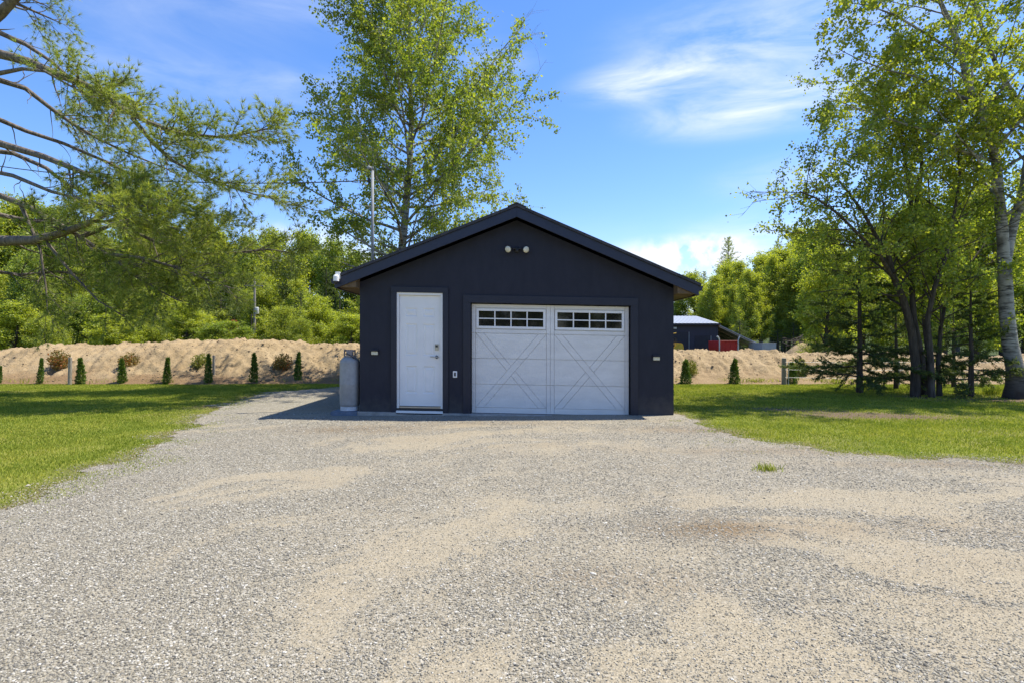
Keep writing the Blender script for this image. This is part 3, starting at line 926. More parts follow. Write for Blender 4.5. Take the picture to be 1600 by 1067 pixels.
    y0 = 0.035
    a, b, zt, zo = d0 + 0.045, d1 - 0.045, dz - 0.05, 0.135
    W_ = b - a; H_ = zt - zo
    # panels: recessed moulded frames
    cols = [(a + 0.115, a + W_ / 2 - 0.055), (a + W_ / 2 + 0.055, b - 0.115)]
    rows = [(zo + 0.24, zo + 0.24 + 0.52), (zo + 0.96, zo + 0.96 + 0.60), (zo + 1.70, zo + 1.70 + 0.16)]
    rows = [(r0, r1 if r1 < zt - 0.08 else zt - 0.1) for r0, r1 in rows]
    xs = [a, cols[0][0], cols[0][1], cols[1][0], cols[1][1], b]
    zs = [zo, rows[0][0], rows[0][1], rows[1][0], rows[1][1], rows[2][0], rows[2][1], zt]
    dbm = door.bm
    for i in range(5):
        for j in range(7):
            x0, x1, z0, z1 = xs[i], xs[i + 1], zs[j], zs[j + 1]
            if i in (1, 3) and j in (1, 3, 5):
                # bevelled groove then raised field
                rings = [(0, 0), (0.014, 0.012), (0.030, 0.012), (0.055, 0.003)]
                prev = None
                for ins, dp in rings:
                    cur = [dbm.verts.new(p) for p in ((x0 + ins, y0 + dp, z0 + ins), (x1 - ins, y0 + dp, z0 + ins), (x1 - ins, y0 + dp, z1 - ins), (x0 + ins, y0 + dp, z1 - ins))]
                    if prev:
                        for q in range(4):
                            dbm.faces.new((prev[q], prev[(q + 1) % 4], cur[(q + 1) % 4], cur[q]))
                    prev = cur
                dbm.faces.new(prev)
            else:
                dbm.faces.new([dbm.verts.new(p) for p in ((x0, y0, z0), (x1, y0, z0), (x1, y0, z1), (x0, y0, z1))])
    bmesh.ops.remove_doubles(dbm, verts=dbm.verts, dist=1e-5)
    door.quad((a, y0 + 0.04, zo), (a, y0 + 0.04, zt), (b, y0 + 0.04, zt), (b, y0 + 0.04, zo))
    for p, q in (((a, zo), (a, zt)), ((b, zo), (b, zt)), ((a, zo), (b, zo)), ((a, zt), (b, zt))):
        door.quad((p[0], y0, p[1]), (q[0], y0, q[1]), (q[0], y0 + 0.04, q[1]), (p[0], y0 + 0.04, p[1]))
    ed = sh(door, 'entry_door', M['white'])
    jb = MB()
    jb.box(d0, a - 0.004, -0.012, 0.1, 0.05, dz); jb.box(b + 0.004, d1, -0.012, 0.1, 0.05, dz); jb.box(a - 0.004, b + 0.004, -0.012, 0.1, zt + 0.004, dz)
    sh(jb, 'door_jamb', M['white'], ed, bevel=0.003)
    sl = MB(); sl.box(a - 0.002, b + 0.002, 0.0, 0.12, 0.098, 0.124); sh(sl, 'threshold', M['metal'], ed, bevel=0.003)
    sl = MB(); sl.box(d0, d1, -0.025, 0.12, 0.052, 0.096); sh(sl, 'sill', M['dark'], ed, bevel=0.004)
    sl = MB(); sl.box(d0 - 0.005, d1 + 0.005, -0.06, 0.12, -0.02, 0.05); sh(sl, 'step_board', M['white'], ed, bevel=0.005)
    hx = b - 0.075
    kp = MB(); kp.box(hx - 0.036, hx + 0.036, y0 - 0.024, y0 + 0.002, 1.20, 1.32); kp.box(hx - 0.024, hx + 0.024, y0 - 0.029, y0 - 0.0245, 1.255, 1.305)
    sh(kp, 'keypad_lock', M['metal'], ed, bevel=0.006)
    kb = MB(); kb.box(hx - 0.022, hx + 0.022, y0 - 0.031, y0 - 0.0295, 1.262, 1.298); sh(kb, 'keypad', M['dark'], ed)
    hd = MB(); hd.lathe([(0.033, 0), (0.033, -0.012), (0.013, -0.016), (0.013, -0.05)], 20, (hx, y0, 1.075), 'y')
    hd.tube([(hx + 0.012, y0 - 0.05, 1.075), (hx - 0.03, y0 - 0.052, 1.076), (hx - 0.12, y0 - 0.048, 1.08)], [0.012, 0.011, 0.008], 10)
    sh(hd, 'handle', M['metal'], ed, smooth=True)

    # ---- overhead door
    a, b, z0, z1 = g0 + 0.012, g1 - 0.012, 0.02, gz - 0.015
    yb = 0.105                                  # back plane
    gd = MB()
    Wd, Hd = b - a, z1 - z0
    win = []
    secs = [z0, z0 + Hd * 0.268, z0 + Hd * 0.504, z0 + Hd * 0.733, z1]

    def clip(poly, n, c):
        """keep n.p <= c"""
        outp = []
        for i in range(len(poly)):
            p, q = poly[i], poly[(i + 1) % len(poly)]
            dp, dq = n[0] * p[0] + n[1] * p[1] - c, n[0] * q[0] + n[1] * q[1] - c
            if dp <= 0: outp.append(p)
            if (dp < 0 < dq) or (dq < 0 < dp):
                t_ = dp / (dp - dq); outp.append((p[0] + t_ * (q[0] - p[0]), p[1] + t_ * (q[1] - p[1])))
        return outp

    def inset(poly, dlt):
        A = sum(poly[i][0] * poly[(i + 1) % len(poly)][1] - poly[(i + 1) % len(poly)][0] * poly[i][1] for i in range(len(poly)))
        if A < 0: poly = poly[::-1]
        res = poly
        for i in range(len(poly)):
            p, q = poly[i], poly[(i + 1) % len(poly)]
            ex_, ez_ = q[0] - p[0], q[1] - p[1]; l = math.hypot(ex_, ez_)
            if l < 1e-5: continue
            n = (ez_ / l, -ex_ / l)
            res = clip(res, n, n[0] * p[0] + n[1] * p[1] - dlt)
            if len(res) < 3: return []
        return res

    def area(p): return abs(sum(p[i][0] * p[(i + 1) % len(p)][1] - p[(i + 1) % len(p)][0] * p[i][1] for i in range(len(p)))) / 2
    pieces = []

    def put(poly, depth):
        for s0, s1 in zip(secs, secs[1:]):
            p = clip(clip(poly, (0, 1), s1 - 0.0012), (0, -1), -(s0 + 0.0012))
            if len(p) >= 3 and area(p) > 4e-4:
                p = inset(p, 0.0029)
                if len(p) >= 3 and area(p) > 3e-4: pieces.append((p, depth))
    mid = (a + b) / 2
    sw = 0.075                                 # stile width
    zw0 = secs[3]                              # bottom of the window section
    for h, (ha, hb) in enumerate(((a, mid), (mid, b))):
        R = lambda x0, x1, q0, q1: [(x0, q0), (x1, q0), (x1, q1), (x0, q1)]
        put(R(ha, ha + sw, z0, z1), 0.0); put(R(hb - sw, hb, z0, z1), 0.0)
        xa, xb = ha + sw, hb - sw
        put(R(xa, xb, z0, z0 + 0.11), 0.0)
        put(R(xa, xb, zw0, zw0 + 0.075), 0.0); put(R(xa, xb, z1 - 0.07, z1), 0.0)
        # window opening
        wx0, wx1, wz0, wz1 = xa + 0.015, xb - 0.015, zw0 + 0.09, z1 - 0.085
        win.append((wx0, wx1, wz0, wz1))
        # crossed boards
        q0, q1 = z0 + 0.11, zw0
        bw = 0.155
        top_on = [((xa, q0), (xa + bw, q0), (xb, q1), (xb - bw, q1)), ((xa, q1), (xb - bw, q0), (xb, q0), (xa + bw, q1))]
        front = list(top_on[0 if h == 0 else 1]); back = list(top_on[1 if h == 0 else 0])
        put(front, 0.0)
        def lines(poly):
            # the two long edges of the board as half planes, interior n.p<=c
            cx_ = sum(p[0] for p in poly) / 4; cz_ = sum(p[1] for p in poly) / 4
            res = []
            for i in range(4):
                p, q = poly[i], poly[(i + 1) % 4]
                if abs(q[1] - p[1]) < 0.2: continue
                ex_, ez_ = q[0] - p[0], q[1] - p[1]; l = math.hypot(ex_, ez_); n = (ez_ / l, -ex_ / l); c_ = n[0] * p[0] + n[1] * p[1]
                if n[0] * cx_ + n[1] * cz_ > c_: n = (-n[0], -n[1]); c_ = -c_
                res.append((n, c_))
            return res
        lf, lb = lines(front), lines(back)
        for n, c_ in lf: put(clip(back, (-n[0], -n[1]), -c_), 0.0)
        rect = R(xa, xb, q0, q1)
        for n, c_ in lf:
            for n2, c2 in lb:
                put(clip(clip(rect, (-n[0], -n[1]), -c_), (-n2[0], -n2[1]), -c2), 0.004)
    for p, dpt in pieces:
        gd.prism(p, 0.082 + dpt, yb)
    # backing sheet with the window openings left free
    gd.box(a, b, yb + 0.001, yb + 0.03, z0, win[0][2] - 0.003)
    gd.box(a, b, yb + 0.001, yb + 0.03, win[0][3] + 0.003, z1)
    for x0, x1 in ((a, win[0][0] - 0.003), (win[0][1] + 0.003, win[1][0] - 0.003), (win[1][1] + 0.003, b)):
        gd.box(x0, x1, yb + 0.001, yb + 0.03, win[0][2] - 0.0025, win[0][3] + 0.0025)
    god = sh(gd, 'overhead_door', M['doorw'])
    for wx0, wx1, wz0, wz1 in win:
        f = MB(); fw = 0.045
        f.box(wx0, wx0 + fw, 0.072, 0.125, wz0, wz1); f.box(wx1 - fw, wx1, 0.072, 0.125, wz0, wz1)
        f.box(wx0 + fw, wx1 - fw, 0.072, 0.125, wz0, wz0 + fw); f.box(wx0 + fw, wx1 - fw, 0.072, 0.125, wz1 - fw, wz1)
        ix0, ix1, iz0, iz1 = wx0 + fw, wx1 - fw, wz0 + fw, wz1 - fw
        for k in (1, 2, 3):
            x = ix0 + (ix1 - ix0) * k / 4; f.box(x - 0.011, x + 0.011, 0.080, 0.120, iz0, iz1)
        zz = (iz0 + iz1) / 2; f.box(ix0, ix1, 0.0815, 0.118, zz - 0.010, zz + 0.010)
        sh(f, 'window_frame', M['white'], god)
        g = MB(); g.box(ix0 - 0.01, ix1 + 0.01, 0.100, 0.105, iz0 - 0.01, iz1 + 0.01)
        sh(g, 'window_pane', M['glass'], god)
    sl = MB(); sl.box(a, b, 0.07, 0.12, 0.0155, 0.024); sh(sl, 'bottom_seal', M['dark'], god)

    # ---- fixtures
    fl = MB(); fx, fz = 0.005, 3.135
    fl.lathe([(0.055, 0), (0.055, -0.02), (0.03, -0.04)], 20, (fx, 0, fz), 'y')
    fl.box(fx - 0.025, fx + 0.025, -0.075, -0.03, fz - 0.05, fz + 0.01)
    fl.tube([(fx - 0.105, -0.06, fz + 0.015), (fx, -0.045, fz + 0.02), (fx + 0.105, -0.06, fz + 0.015)], 0.012, 8)
    flo = sh(fl, 'floodlight', M['dark'], smooth=True)
    for sgn in (-1, 1):
        hd = MB(); c = (0, 0, 0)
        hd.lathe([(0.025, 0.05), (0.045, 0.0), (0.066, -0.06), (0.068, -0.085), (0.062, -0.086)], 22, c, 'y')
        ln = MB(); ln.lathe([(0.061, -0.080), (0.056, -0.096), (0.030, -0.106), (0.001, -0.108)], 22, c, 'y')
        R_ = Matrix.Rotation(sgn * 0.45, 4, 'Z') @ Matrix.Rotation(0.30, 4, 'X')
        for q, nm, mt in ((hd, 'lamp_head', 'dark'), (ln, 'lamp_lens', 'lamp')):
            for v in q.bm.verts: v.co = R_ @ v.co + Vector((fx + sgn * 0.135, -0.075, fz + 0.012))
            sh(q, nm, M[mt], flo, smooth=True)
    for x in (-2.70, 2.655):
        wl = MB(); zc = 1.135
        wl.box(x - 0.075, x + 0.075, -0.075, 0.0, zc + 0.03, zc + 0.055); wl.box(x - 0.075, x + 0.075, -0.02, 0.0, zc - 0.045, zc + 0.029)
        o = sh(wl, 'wall_light', M['navy'], bevel=0.004)
        ln = MB(); ln.box(x - 0.062, x + 0.062, -0.045, -0.0205, zc - 0.038, zc + 0.026); sh(ln, 'lamp_lens', M['lamp'], o, bevel=0.006)
    ot = MB(); ox, oz = -1.175, 0.755
    ot.box(ox - 0.040, ox + 0.040, -0.014, 0.0, oz - 0.062, oz + 0.062); oo = sh(ot, 'outlet_cover', M['white'], bevel=0.005)
    ot = MB(); ot.box(ox - 0.017, ox + 0.017, -0.018, -0.0145, oz - 0.035, oz + 0.035); sh(ot, 'outlet_slot', M['dark'], oo)
    sc = MB(); cx_, cz_ = -3.325, 2.545
    sc.box(cx_ - 0.025, cx_ + 0.06, -fo - 0.045, -fo - 0.003, cz_ - 0.06, cz_ + 0.07)
    sc.lathe([(0.052, -0.11), (0.052, -0.02), (0.03, 0.01)], 20, (cx_ + 0.005, -fo - 0.09, cz_), 'z')
    so_ = sh(sc, 'security_camera', M['white'], bevel=0.0, smooth=False)
    dm = MB(); dm.lathe([(0.010, -0.165), (0.032, -0.152), (0.045, -0.125), (0.047, -0.111)], 20, (cx_ + 0.005, -fo - 0.09, cz_), 'z'); sh(dm, 'camera_dome', M['dark'], so_, smooth=True)
    # service mast through the roof
    ms = MB(); mx_, my_ = -2.72, 0.9
    zt = 2.8 + 2.05
    mx_ = (582 - 800) / F * (GY + my_) - GX
    mz = CAM_H + (HY - 266) / F * (GY + my_) + SH * mx_
    ms.tube([(mx_, my_, 2.4), (mx_, my_, mz)], 0.030, 14)
    ms.tube([(mx_, my_, mz - 0.01), (mx_ - 0.01, my_, mz + 0.04), (mx_ - 0.06, my_ - 0.02, mz + 0.055), (mx_ - 0.10, my_ - 0.02, mz + 0.01)], [0.036, 0.04, 0.036, 0.030], 12)
    mst = sh(ms, 'service_mast', M['galv'], smooth=True)
    ins = MB(); ins.lathe([(0.02, -0.05), (0.035, -0.03), (0.02, 0), (0.035, 0.03), (0.02, 0.05)], 12, (mx_ - 0.075, my_, mz - 0.22), 'z')
    ins.box(mx_ - 0.06, mx_ - 0.025, my_ - 0.01, my_ + 0.01, mz - 0.23, mz - 0.21)
    sh(ins, 'insulator', M['dark'], mst)
    return root, (mx_ + GX - 0.08, GY + my_, mz - 0.22 - SH * mx_)


garage, MAST = build_garage()


# ------------------------------------------------------------------ propane cylinder
def build_tank():
    x, y = (546.5 - 800) / F * 10.99, 10.99
    pv = MB(); pv.box(-0.30, 0.20, -0.24, 0.24, -0.05, 0.075)
    p = pv.build('paver', M['slate'], None, bevel=0.012)
    p.location = (x, y, 0.0)
    tag(p, 'blue grey paving block under the propane cylinder at the garage corner', 'paver')
    r = thing('propane_cylinder', (x, y, 0.077), 'tall grey propane cylinder standing against the left corner of the navy garage', 'propane tank')
    f = MB(); f.lathe([(0.155, 0.0), (0.175, 0.005), (0.175, 0.075), (0.160, 0.085)], 36); f.build('foot_ring', M['tankfoot'], r, smooth=False)
    b = MB()
    prof = [(0.150, 0.078), (0.178, 0.095), (0.187, 0.13), (0.189, 0.5), (0.190, 0.505), (0.189, 0.51), (0.187, 0.90)]
    for k in range(1, 9):
        t = k / 8 * math.pi / 2
        prof.append((0.187 * math.cos(t) if k < 8 else 0.03, 0.90 + 0.155 * math.sin(t)))
    b.lathe(prof, 40); b.build('tank_body', M['tank'], r, smooth=True)
    c = MB()
    for k in range(20):                         # collar with two hand holes
        a0, a1 = 2 * math.pi * k / 20, 2 * math.pi * (k + 1) / 20
        if k in (7, 8, 17, 18): zs = ((1.03, 1.055), (1.13, 1.165))
        elif k in (2, 3, 12, 13): zs = ((1.03, 1.06),)
        else: zs = ((1.03, 1.165),)
        for z0, z1 in zs:
            q = []
            for rr in (0.105, 0.112):
                for a_ in (a0, a1):
                    for z_ in (z0, z1): q.append(c.bm.verts.new((rr * math.cos(a_), rr * math.sin(a_), z_)))
            for fidx in ((0, 1, 3, 2), (4, 6, 7, 5), (0, 4, 5, 1), (2, 3, 7, 6), (1, 5, 7, 3), (0, 2, 6, 4)):
                c.bm.faces.new([q[i] for i in fidx])
    c.build('collar', M['collar'], r)
    v = MB(); v.lathe([(0.03, 1.05), (0.025, 1.09), (0.018, 1.10), (0.018, 1.13), (0.035, 1.132), (0.035, 1.15)], 14)
    v.tube([(0, 0, 1.085), (-0.05, -0.06, 1.085)], 0.014, 8); v.build('valve', M['metal'], r, smooth=False)
    h = MB(); h.tube([(-0.05, -0.06, 1.085), (-0.02, -0.14, 1.10), (0.10, -0.12, 1.02), (0.21, 0.02, 0.9), (0.22, 0.15, 0.6)], 0.008, 8)
    h.build('hose', M['cable'], r, smooth=True)


build_tank()


# ------------------------------------------------------------------ tree machinery
class Skel:
    def __init__(self, seed):
        self.r = np.random.default_rng(seed)
        self.br = []        # (pts, radii, sides)
        self.tw = []        # twigs carrying leaves

    def path(self, p, d, L, n, wander=0.12, grav=0.0):
        P = [np.array(p, float)]; d = np.array(d, float); d /= np.linalg.norm(d)
        for k in range(n):
            d = d + self.r.normal(0, wander, 3) + np.array([0, 0, grav]); d /= np.linalg.norm(d)
            P.append(P[-1] + d * L / n)
        return np.array(P)

    def add(self, P, r0, r1, sides=6, power=1.0):
        t = np.linspace(0, 1, len(P))
        R = r0 + (r1 - r0) * t ** power
        self.br.append((P, R, sides)); return P, R

    def at(self, b, t):
        P, R = b; n = len(P) - 1
        x = min(t * n, n - 1e-6); i = int(x); f = x - i
        tan = P[i + 1] - P[i]; tan = tan / (np.linalg.norm(tan) + 1e-9)
        return P[i] * (1 - f) + P[i + 1] * f, tan, R[i] * (1 - f) + R[i + 1] * f

    def spawn(self, b, count, t0, t1, Lf, ang=0.9, up=0.15, rr=0.55, rmin=0.004, nseg=5, wander=0.14, grav=0.0, flat=0.0, sides=5, az=None):
        out = []
        for k in range(count):
            u = (k + self.r.random()) / count
            t = t0 + (t1 - t0) * u
            p, tan, r = self.at(b, t)
            if az is None:
                v = self.r.normal(0, 1, 3)
            else:
                a = az + k * 2.39996 + self.r.normal(0, 0.35); v = np.array([math.cos(a), math.sin(a), 0])
            v[2] *= (1 - flat)
            v = v - tan * (v @ tan); v /= np.linalg.norm(v) + 1e-9
            an = ang(t) if callable(ang) else ang
            an *= self.r.uniform(0.8, 1.2)
            d = math.cos(an) * tan + math.sin(an) * v + np.array([0, 0, up(t) if callable(up) else up])
            L = (Lf(t) if callable(Lf) else Lf) * self.r.uniform(0.7, 1.25)
            if L < 0.05: continue
            P = self.path(p, d, L, nseg, wander, grav(t) if callable(grav) else grav)
            out.append(self.add(P, max(r * rr, rmin), rmin * 0.6, sides))
        return out

    def wood(self, name, mat, parent, keep=1e9):
        Vs, Fs, o = [], [], 0
        for P, R, s in self.br:
            V, Fq = tube_np(P, R, s); Vs.append(V); Fs.append(Fq + o); o += len(V)
        return mesh_np(name, np.concatenate(Vs), [np.concatenate(Fs)], mat, parent, smooth=True)


def twig_points(r, twigs, per_m, spread, t0=0.1):
    """sample leaf points and the twig direction along a list of twig paths"""
    C, D = [], []
    for P in twigs:
        L = np.linalg.norm(P[-1] - P[0]); n = max(2, int(per_m * L + r.random()))
        t = (t0 + (1 - t0) * r.random(n)) * (len(P) - 1)
        i = np.minimum(t.astype(int), len(P) - 2); f = (t - i)[:, None]
        C.append(P[i] * (1 - f) + P[i + 1] * f); D.append(P[i + 1] - P[i])
    C = np.concatenate(C); D = np.concatenate(D); D /= np.linalg.norm(D, axis=1)[:, None] + 1e-9
    return C + r.normal(0, spread, C.shape), D


def leaves(name, r, C, size, mat, parent, droop=0.4, aspect=0.42, D=None, along=0.0):
    n = len(C)
    a = r.normal(0, 1, (n, 3)); a[:, 2] -= droop
    if D is not None: a = a + along * D
    a /= np.linalg.norm(a, axis=1)[:, None] + 1e-9
    b = np.cross(a, r.normal(0, 1, (n, 3))); b /= np.linalg.norm(b, axis=1)[:, None] + 1e-9
    s = (size * (0.6 + 0.8 * r.random(n)))[:, None]
    V = np.stack([C, C + a * s * .45 + b * s * aspect, C + a * s, C + a * s * .45 - b * s * aspect], 1).reshape(-1, 3)
    Fq = np.arange(n * 4).reshape(n, 4)
    return mesh_np(name, V, [Fq], mat, parent)


def needles(name, r, C, D, length, k, width, mat, parent, fan=0.75):
    """tufts of k thin needles about direction D"""
    n = len(C)
    C = np.repeat(C, k, 0); D = np.repeat(D, k, 0)
    a = D + r.normal(0, fan, (n * k, 3)); a /= np.linalg.norm(a, axis=1)[:, None] + 1e-9
    b = np.cross(a, r.normal(0, 1, (n * k, 3))); b /= np.linalg.norm(b, axis=1)[:, None] + 1e-9
    L = (length * (0.6 + 0.6 * r.random(n * k)))[:, None]
    V = np.stack([C - b * width / 2, C + b * width / 2, C + a * L], 1).reshape(-1, 3)
    return mesh_np(name, V, [np.arange(n * k * 3).reshape(-1, 3)], mat, parent)


def shape_local(P, root):
    return P - np.array(root)


# ------------------------------------------------------------------ tall birch behind the garage
def birch_behind():
    Y = 18.3
    base = np.array([(622 - 800) / F * Y, Y, 0.0])
    root = thing('birch_tree', base, 'tall open crowned birch with pale trunk rising behind the garage roof', 'tree')
    S = Skel(21)
    pts = [W(622, 610, Y), W(624, 480, Y), W(627, 400, Y), W(634, 330, Y), W(640, 260, Y), W(643, 190, Y), W(641, 120, Y), W(640, 60, Y), W(638, 0, Y), W(634, -50, Y), W(632, -85, Y)]
    T = np.array(pts) - base
    T[0][2] = 0
    tr = S.add(T, 0.17, 0.018, 10, 0.8)
    H = T[-1][2]
    def prof(t):
        z = t * H
        return np.interp(z, [2.5, 4, 6, 8, 9.5, 11, 12.5, 14, 16], [3.6, 4.8, 4.8, 3.9, 2.8, 2.0, 1.5, 1.15, 0.5])
    prim = S.spawn(tr, 66, 0.13, 0.985, prof, ang=lambda t: 1.42 - 0.85 * t, up=lambda t: 0.04 + 0.14 * t, rr=0.42, rmin=0.012, nseg=8, wander=0.07, grav=0.035, sides=6, az=0.5)
    prim += S.spawn(tr, 26, 0.14, 0.6, 1.6, ang=1.2, up=0.1, rr=0.3, rmin=0.01, nseg=6, wander=0.09, grav=0.02, sides=5, az=2.2)
    sec = []
    for b in prim:
        L = np.linalg.norm(b[0][-1] - b[0][0])
        sec += S.spawn(b, max(4, int(L * 3.2)), 0.2, 1.0, lambda t, L=L: 0.34 * L * (1.15 - 0.6 * t) + 0.15, ang=0.8, up=0.12, rr=0.5, rmin=0.006, nseg=5, wander=0.12, grav=-0.01, sides=4)
    twig = []
    for b in sec:
        L = np.linalg.norm(b[0][-1] - b[0][0])
        twig += S.spawn(b, max(3, int(L * 4.5)), 0.2, 1.0, lambda t, L=L: 0.22 + 0.25 * L, ang=0.85, up=-0.05, rr=0.5, rmin=0.0035, nseg=3, wander=0.15, grav=-0.09, sides=3)
    S.wood('trunk', M['birchbark'], root)
    C, D = twig_points(S.r, [b[0] for b in twig] + [b[0] for b in sec], 52, 0.055, 0.1)
    keep = fbm(C[:, 0] * 0.9 + 30, C[:, 2] * 0.9 + C[:, 1] * 0.6, 3) > 0.345
    leaves('crown', S.r, C[keep], 0.072, M['birchleaf'], root, 0.8)
    print('birch leaves', keep.sum())


def birch_right():
    Y = 14.1
    base = np.array([(1590 - 800) / F * Y, Y, 0.0])
    root = thing('birch_tree', base, 'large white trunked birch at the right edge of the lawn, forking into tall stems', 'tree')
    S = Skel(5)
    def path(pts, dy=0): return np.array([W(x, y, Y + d) for x, y, d in pts]) - base
    tr = path([(1591, 622, 0), (1589, 600, 0), (1586, 575, 0), (1578, 536, 0), (1573, 489, 0), (1571, 450, 0), (1569, 415, 0)])
    tr[0][2] = -0.03
    R = np.array([0.34, 0.23, 0.185, 0.162, 0.153, 0.148, 0.143]); S.br.append((tr, R, 14)); trunk = (tr, R)
    s1 = path([(1569, 418, 0), (1566, 360, -.1), (1560, 300, -.2), (1557, 255, -.3), (1545, 210, -.3), (1530, 168, -.4), (1512, 132, -.5), (1503, 90, -.5), (1488, 45, -.6), (1470, 5, -.6), (1450, -50, -.6), (1435, -100, -.6), (1425, -150, -.6)])
    st1 = S.add(s1, 0.13, 0.02, 9)
    s2 = path([(1571, 415, 0), (1578, 375, .2), (1588, 335, .3), (1600, 290, .4), (1608, 230, .5), (1603, 180, .5), (1584, 150, .6), (1560, 110, .6), (1540, 60, .7), (1520, 0, .7), (1510, -60, .8), (1500, -130, .8)])
    st2 = S.add(s2, 0.115, 0.02, 9)
    s3 = path([(1590, 332, .3), (1625, 270, .1), (1655, 200, 0), (1680, 120, -.2), (1690, 40, -.3), (1700, -60, -.3)])
    st3 = S.add(s3, 0.10, 0.02, 8)
    prim = []
    for st, n, Lx, t0 in ((st1, 26, 2.7, 0.08), (st2, 22, 2.4, 0.2), (st3, 16, 2.2, 0.1)):
        prim += S.spawn(st, n, t0, 1.0, lambda t, Lx=Lx: Lx * (1.05 - 0.5 * t), ang=0.95, up=0.05, rr=0.4, rmin=0.011, nseg=7, wander=0.08, grav=-0.015, sides=5, az=n * 0.7)
    # long limbs reaching left over the lawn
    for pts in ([(1530, 168, -.4), (1480, 140, -.6), (1430, 120, -.8), (1385, 110, -.8), (1345, 95, -.9), (1305, 75, -1)],
                [(1503, 90, -.5), (1450, 55, -.8), (1400, 25, -1), (1360, 10, -1.1), (1330, 5, -1.2)],
                [(1557, 255, -.3), (1500, 235, -.6), (1450, 205, -.8), (1400, 190, -1), (1340, 170, -1.1), (1285, 150, -1.2)],
                [(1545, 210, -.3), (1490, 190, -.2), (1440, 160, 0), (1390, 150, 0), (1330, 130, 0.1)],
                [(1470, 5, -.6), (1420, -15, -.8), (1380, -25, -.9), (1340, -20, -.9)]):
        prim.append(S.add(path(pts), 0.04, 0.006, 6))
    sec, twig = [], []
    for b in prim:
        L = np.linalg.norm(b[0][-1] - b[0][0])
        sec += S.spawn(b, max(4, int(L * 3.0)), 0.15, 1.0, lambda t, L=L: 0.30 * min(L, 3.2) * (1.15 - 0.6 * t) + 0.15, ang=0.85, up=0.02, rr=0.5, rmin=0.006, nseg=5, wander=0.12, grav=-0.05, sides=4)
    for b in sec:
        L = np.linalg.norm(b[0][-1] - b[0][0])
        twig += S.spawn(b, max(3, int(L * 4.5)), 0.15, 1.0, lambda t, L=L: 0.22 + 0.25 * L, ang=0.85, up=-0.12, rr=0.5, rmin=0.0035, nseg=3, wander=0.15, grav=-0.2, sides=3)
    S.wood('trunk', M['birchbark'], root)
    C, D = twig_points(S.r, [b[0] for b in twig] + [b[0] for b in sec], 84, 0.06, 0.1)
    C = C[fbm(C[:, 0] * 1.0 + 60, C[:, 2] * 1.0 + C[:, 1] * 0.6, 3) > 0.32]
    leaves('crown', S.r, C, 0.068, M['rightleaf'], root, 1.0)
    print('birch2 leaves', len(C))


def multi_stem():
    Y = 14.6
    base = np.array([(1437 - 800) / F * Y, Y, 0.0])
    root = thing('leafy_tree', base, 'dark multi stemmed leafy tree with spreading crown left of the white birch', 'tree')
    S = Skel(11)
    def path(pts): return np.array([W(x, y, Y + d) for x, y, d in pts]) - base
    stems = [([(1430, 614, 0), (1431, 570, 0), (1425, 520, 0), (1412, 470, -.1), (1395, 430, -.2), (1388, 400, -.2), (1372, 375, -.3), (1350, 335, -.5), (1325, 300, -.7), (1300, 270, -.9)], 0.125),
             ([(1443, 613, .5), (1440, 560, .2), (1428, 500, .2), (1424, 440, .3), (1420, 380, .4), (1424, 310, .5), (1412, 240, .6), (1395, 180, .7), (1385, 130, .8)], 0.095),
             ([(1456, 616, -.3), (1454, 560, -.2), (1449, 500, -.3), (1460, 450, -.4), (1478, 400, -.5), (1490, 340, -.5), (1500, 280, -.5), (1496, 220, -.5)], 0.085),
             ([(1468, 615, .1), (1466, 570, .2), (1470, 510, .4), (1480, 460, .6), (1510, 420, .8), (1540, 380, 1)], 0.07),
             ([(1450, 611, .9), (1449, 550, .5), (1441, 480, .8), (1448, 420, 1), (1455, 350, 1.2), (1450, 280, 1.3)], 0.06),
             ([(1398, 440, -.2), (1375, 400, -.6), (1345, 370, -.9), (1310, 335, -1.2), (1275, 310, -1.4), (1250, 300, -1.5)], 0.05),
             ([(1430, 330, .5), (1440, 270, .2), (1440, 234, 0), (1410, 207, -.1), (1380, 175, -.2), (1355, 120, -.3)], 0.05)]
    prim = []
    for pts, r0 in stems:
        P = path(pts)
        if pts[0][1] > 600: P[0][2] = -0.03
        b = S.add(P, r0, 0.018, 8, 0.9)
        L = np.linalg.norm(P[-1] - P[0])
        prim += S.spawn(b, int(5 + L * 2.6), 0.30 if r0 > 0.055 else 0.1, 1.0, lambda t: 2.3 - 0.9 * t, ang=0.95, up=0.06, rr=0.42, rmin=0.010, nseg=7, wander=0.09, grav=-0.01, sides=5, az=r0 * 60)
    sec, twig = [], []
    for b in prim:
        L = np.linalg.norm(b[0][-1] - b[0][0])
        sec += S.spawn(b, max(4, int(L * 3.0)), 0.15, 1.0, lambda t, L=L: 0.36 * min(L, 3) * (1.1 - 0.5 * t) + 0.12, ang=0.85, up=0.05, rr=0.5, rmin=0.006, nseg=4, wander=0.12, grav=0, flat=0.4, sides=4)
    for b in sec:
        L = np.linalg.norm(b[0][-1] - b[0][0])
        twig += S.spawn(b, max(3, int(L * 4.5)), 0.15, 1.0, lambda t, L=L: 0.18 + 0.25 * L, ang=0.85, up=0.0, rr=0.5, rmin=0.0035, nseg=3, wander=0.15, grav=-0.05, flat=0.4, sides=3)
    S.wood('trunk', M['bark'], root)
    C, D = twig_points(S.r, [b[0] for b in twig] + [b[0] for b in sec], 60, 0.055, 0.1)
    C = C[fbm(C[:, 0] * 0.9 + 90, C[:, 2] * 0.9 + C[:, 1] * 0.6, 3) > 0.33]
    leaves('crown', S.r, C, 0.062, M['rightleaf'], root, 0.5)
    print('multi leaves', len(C))


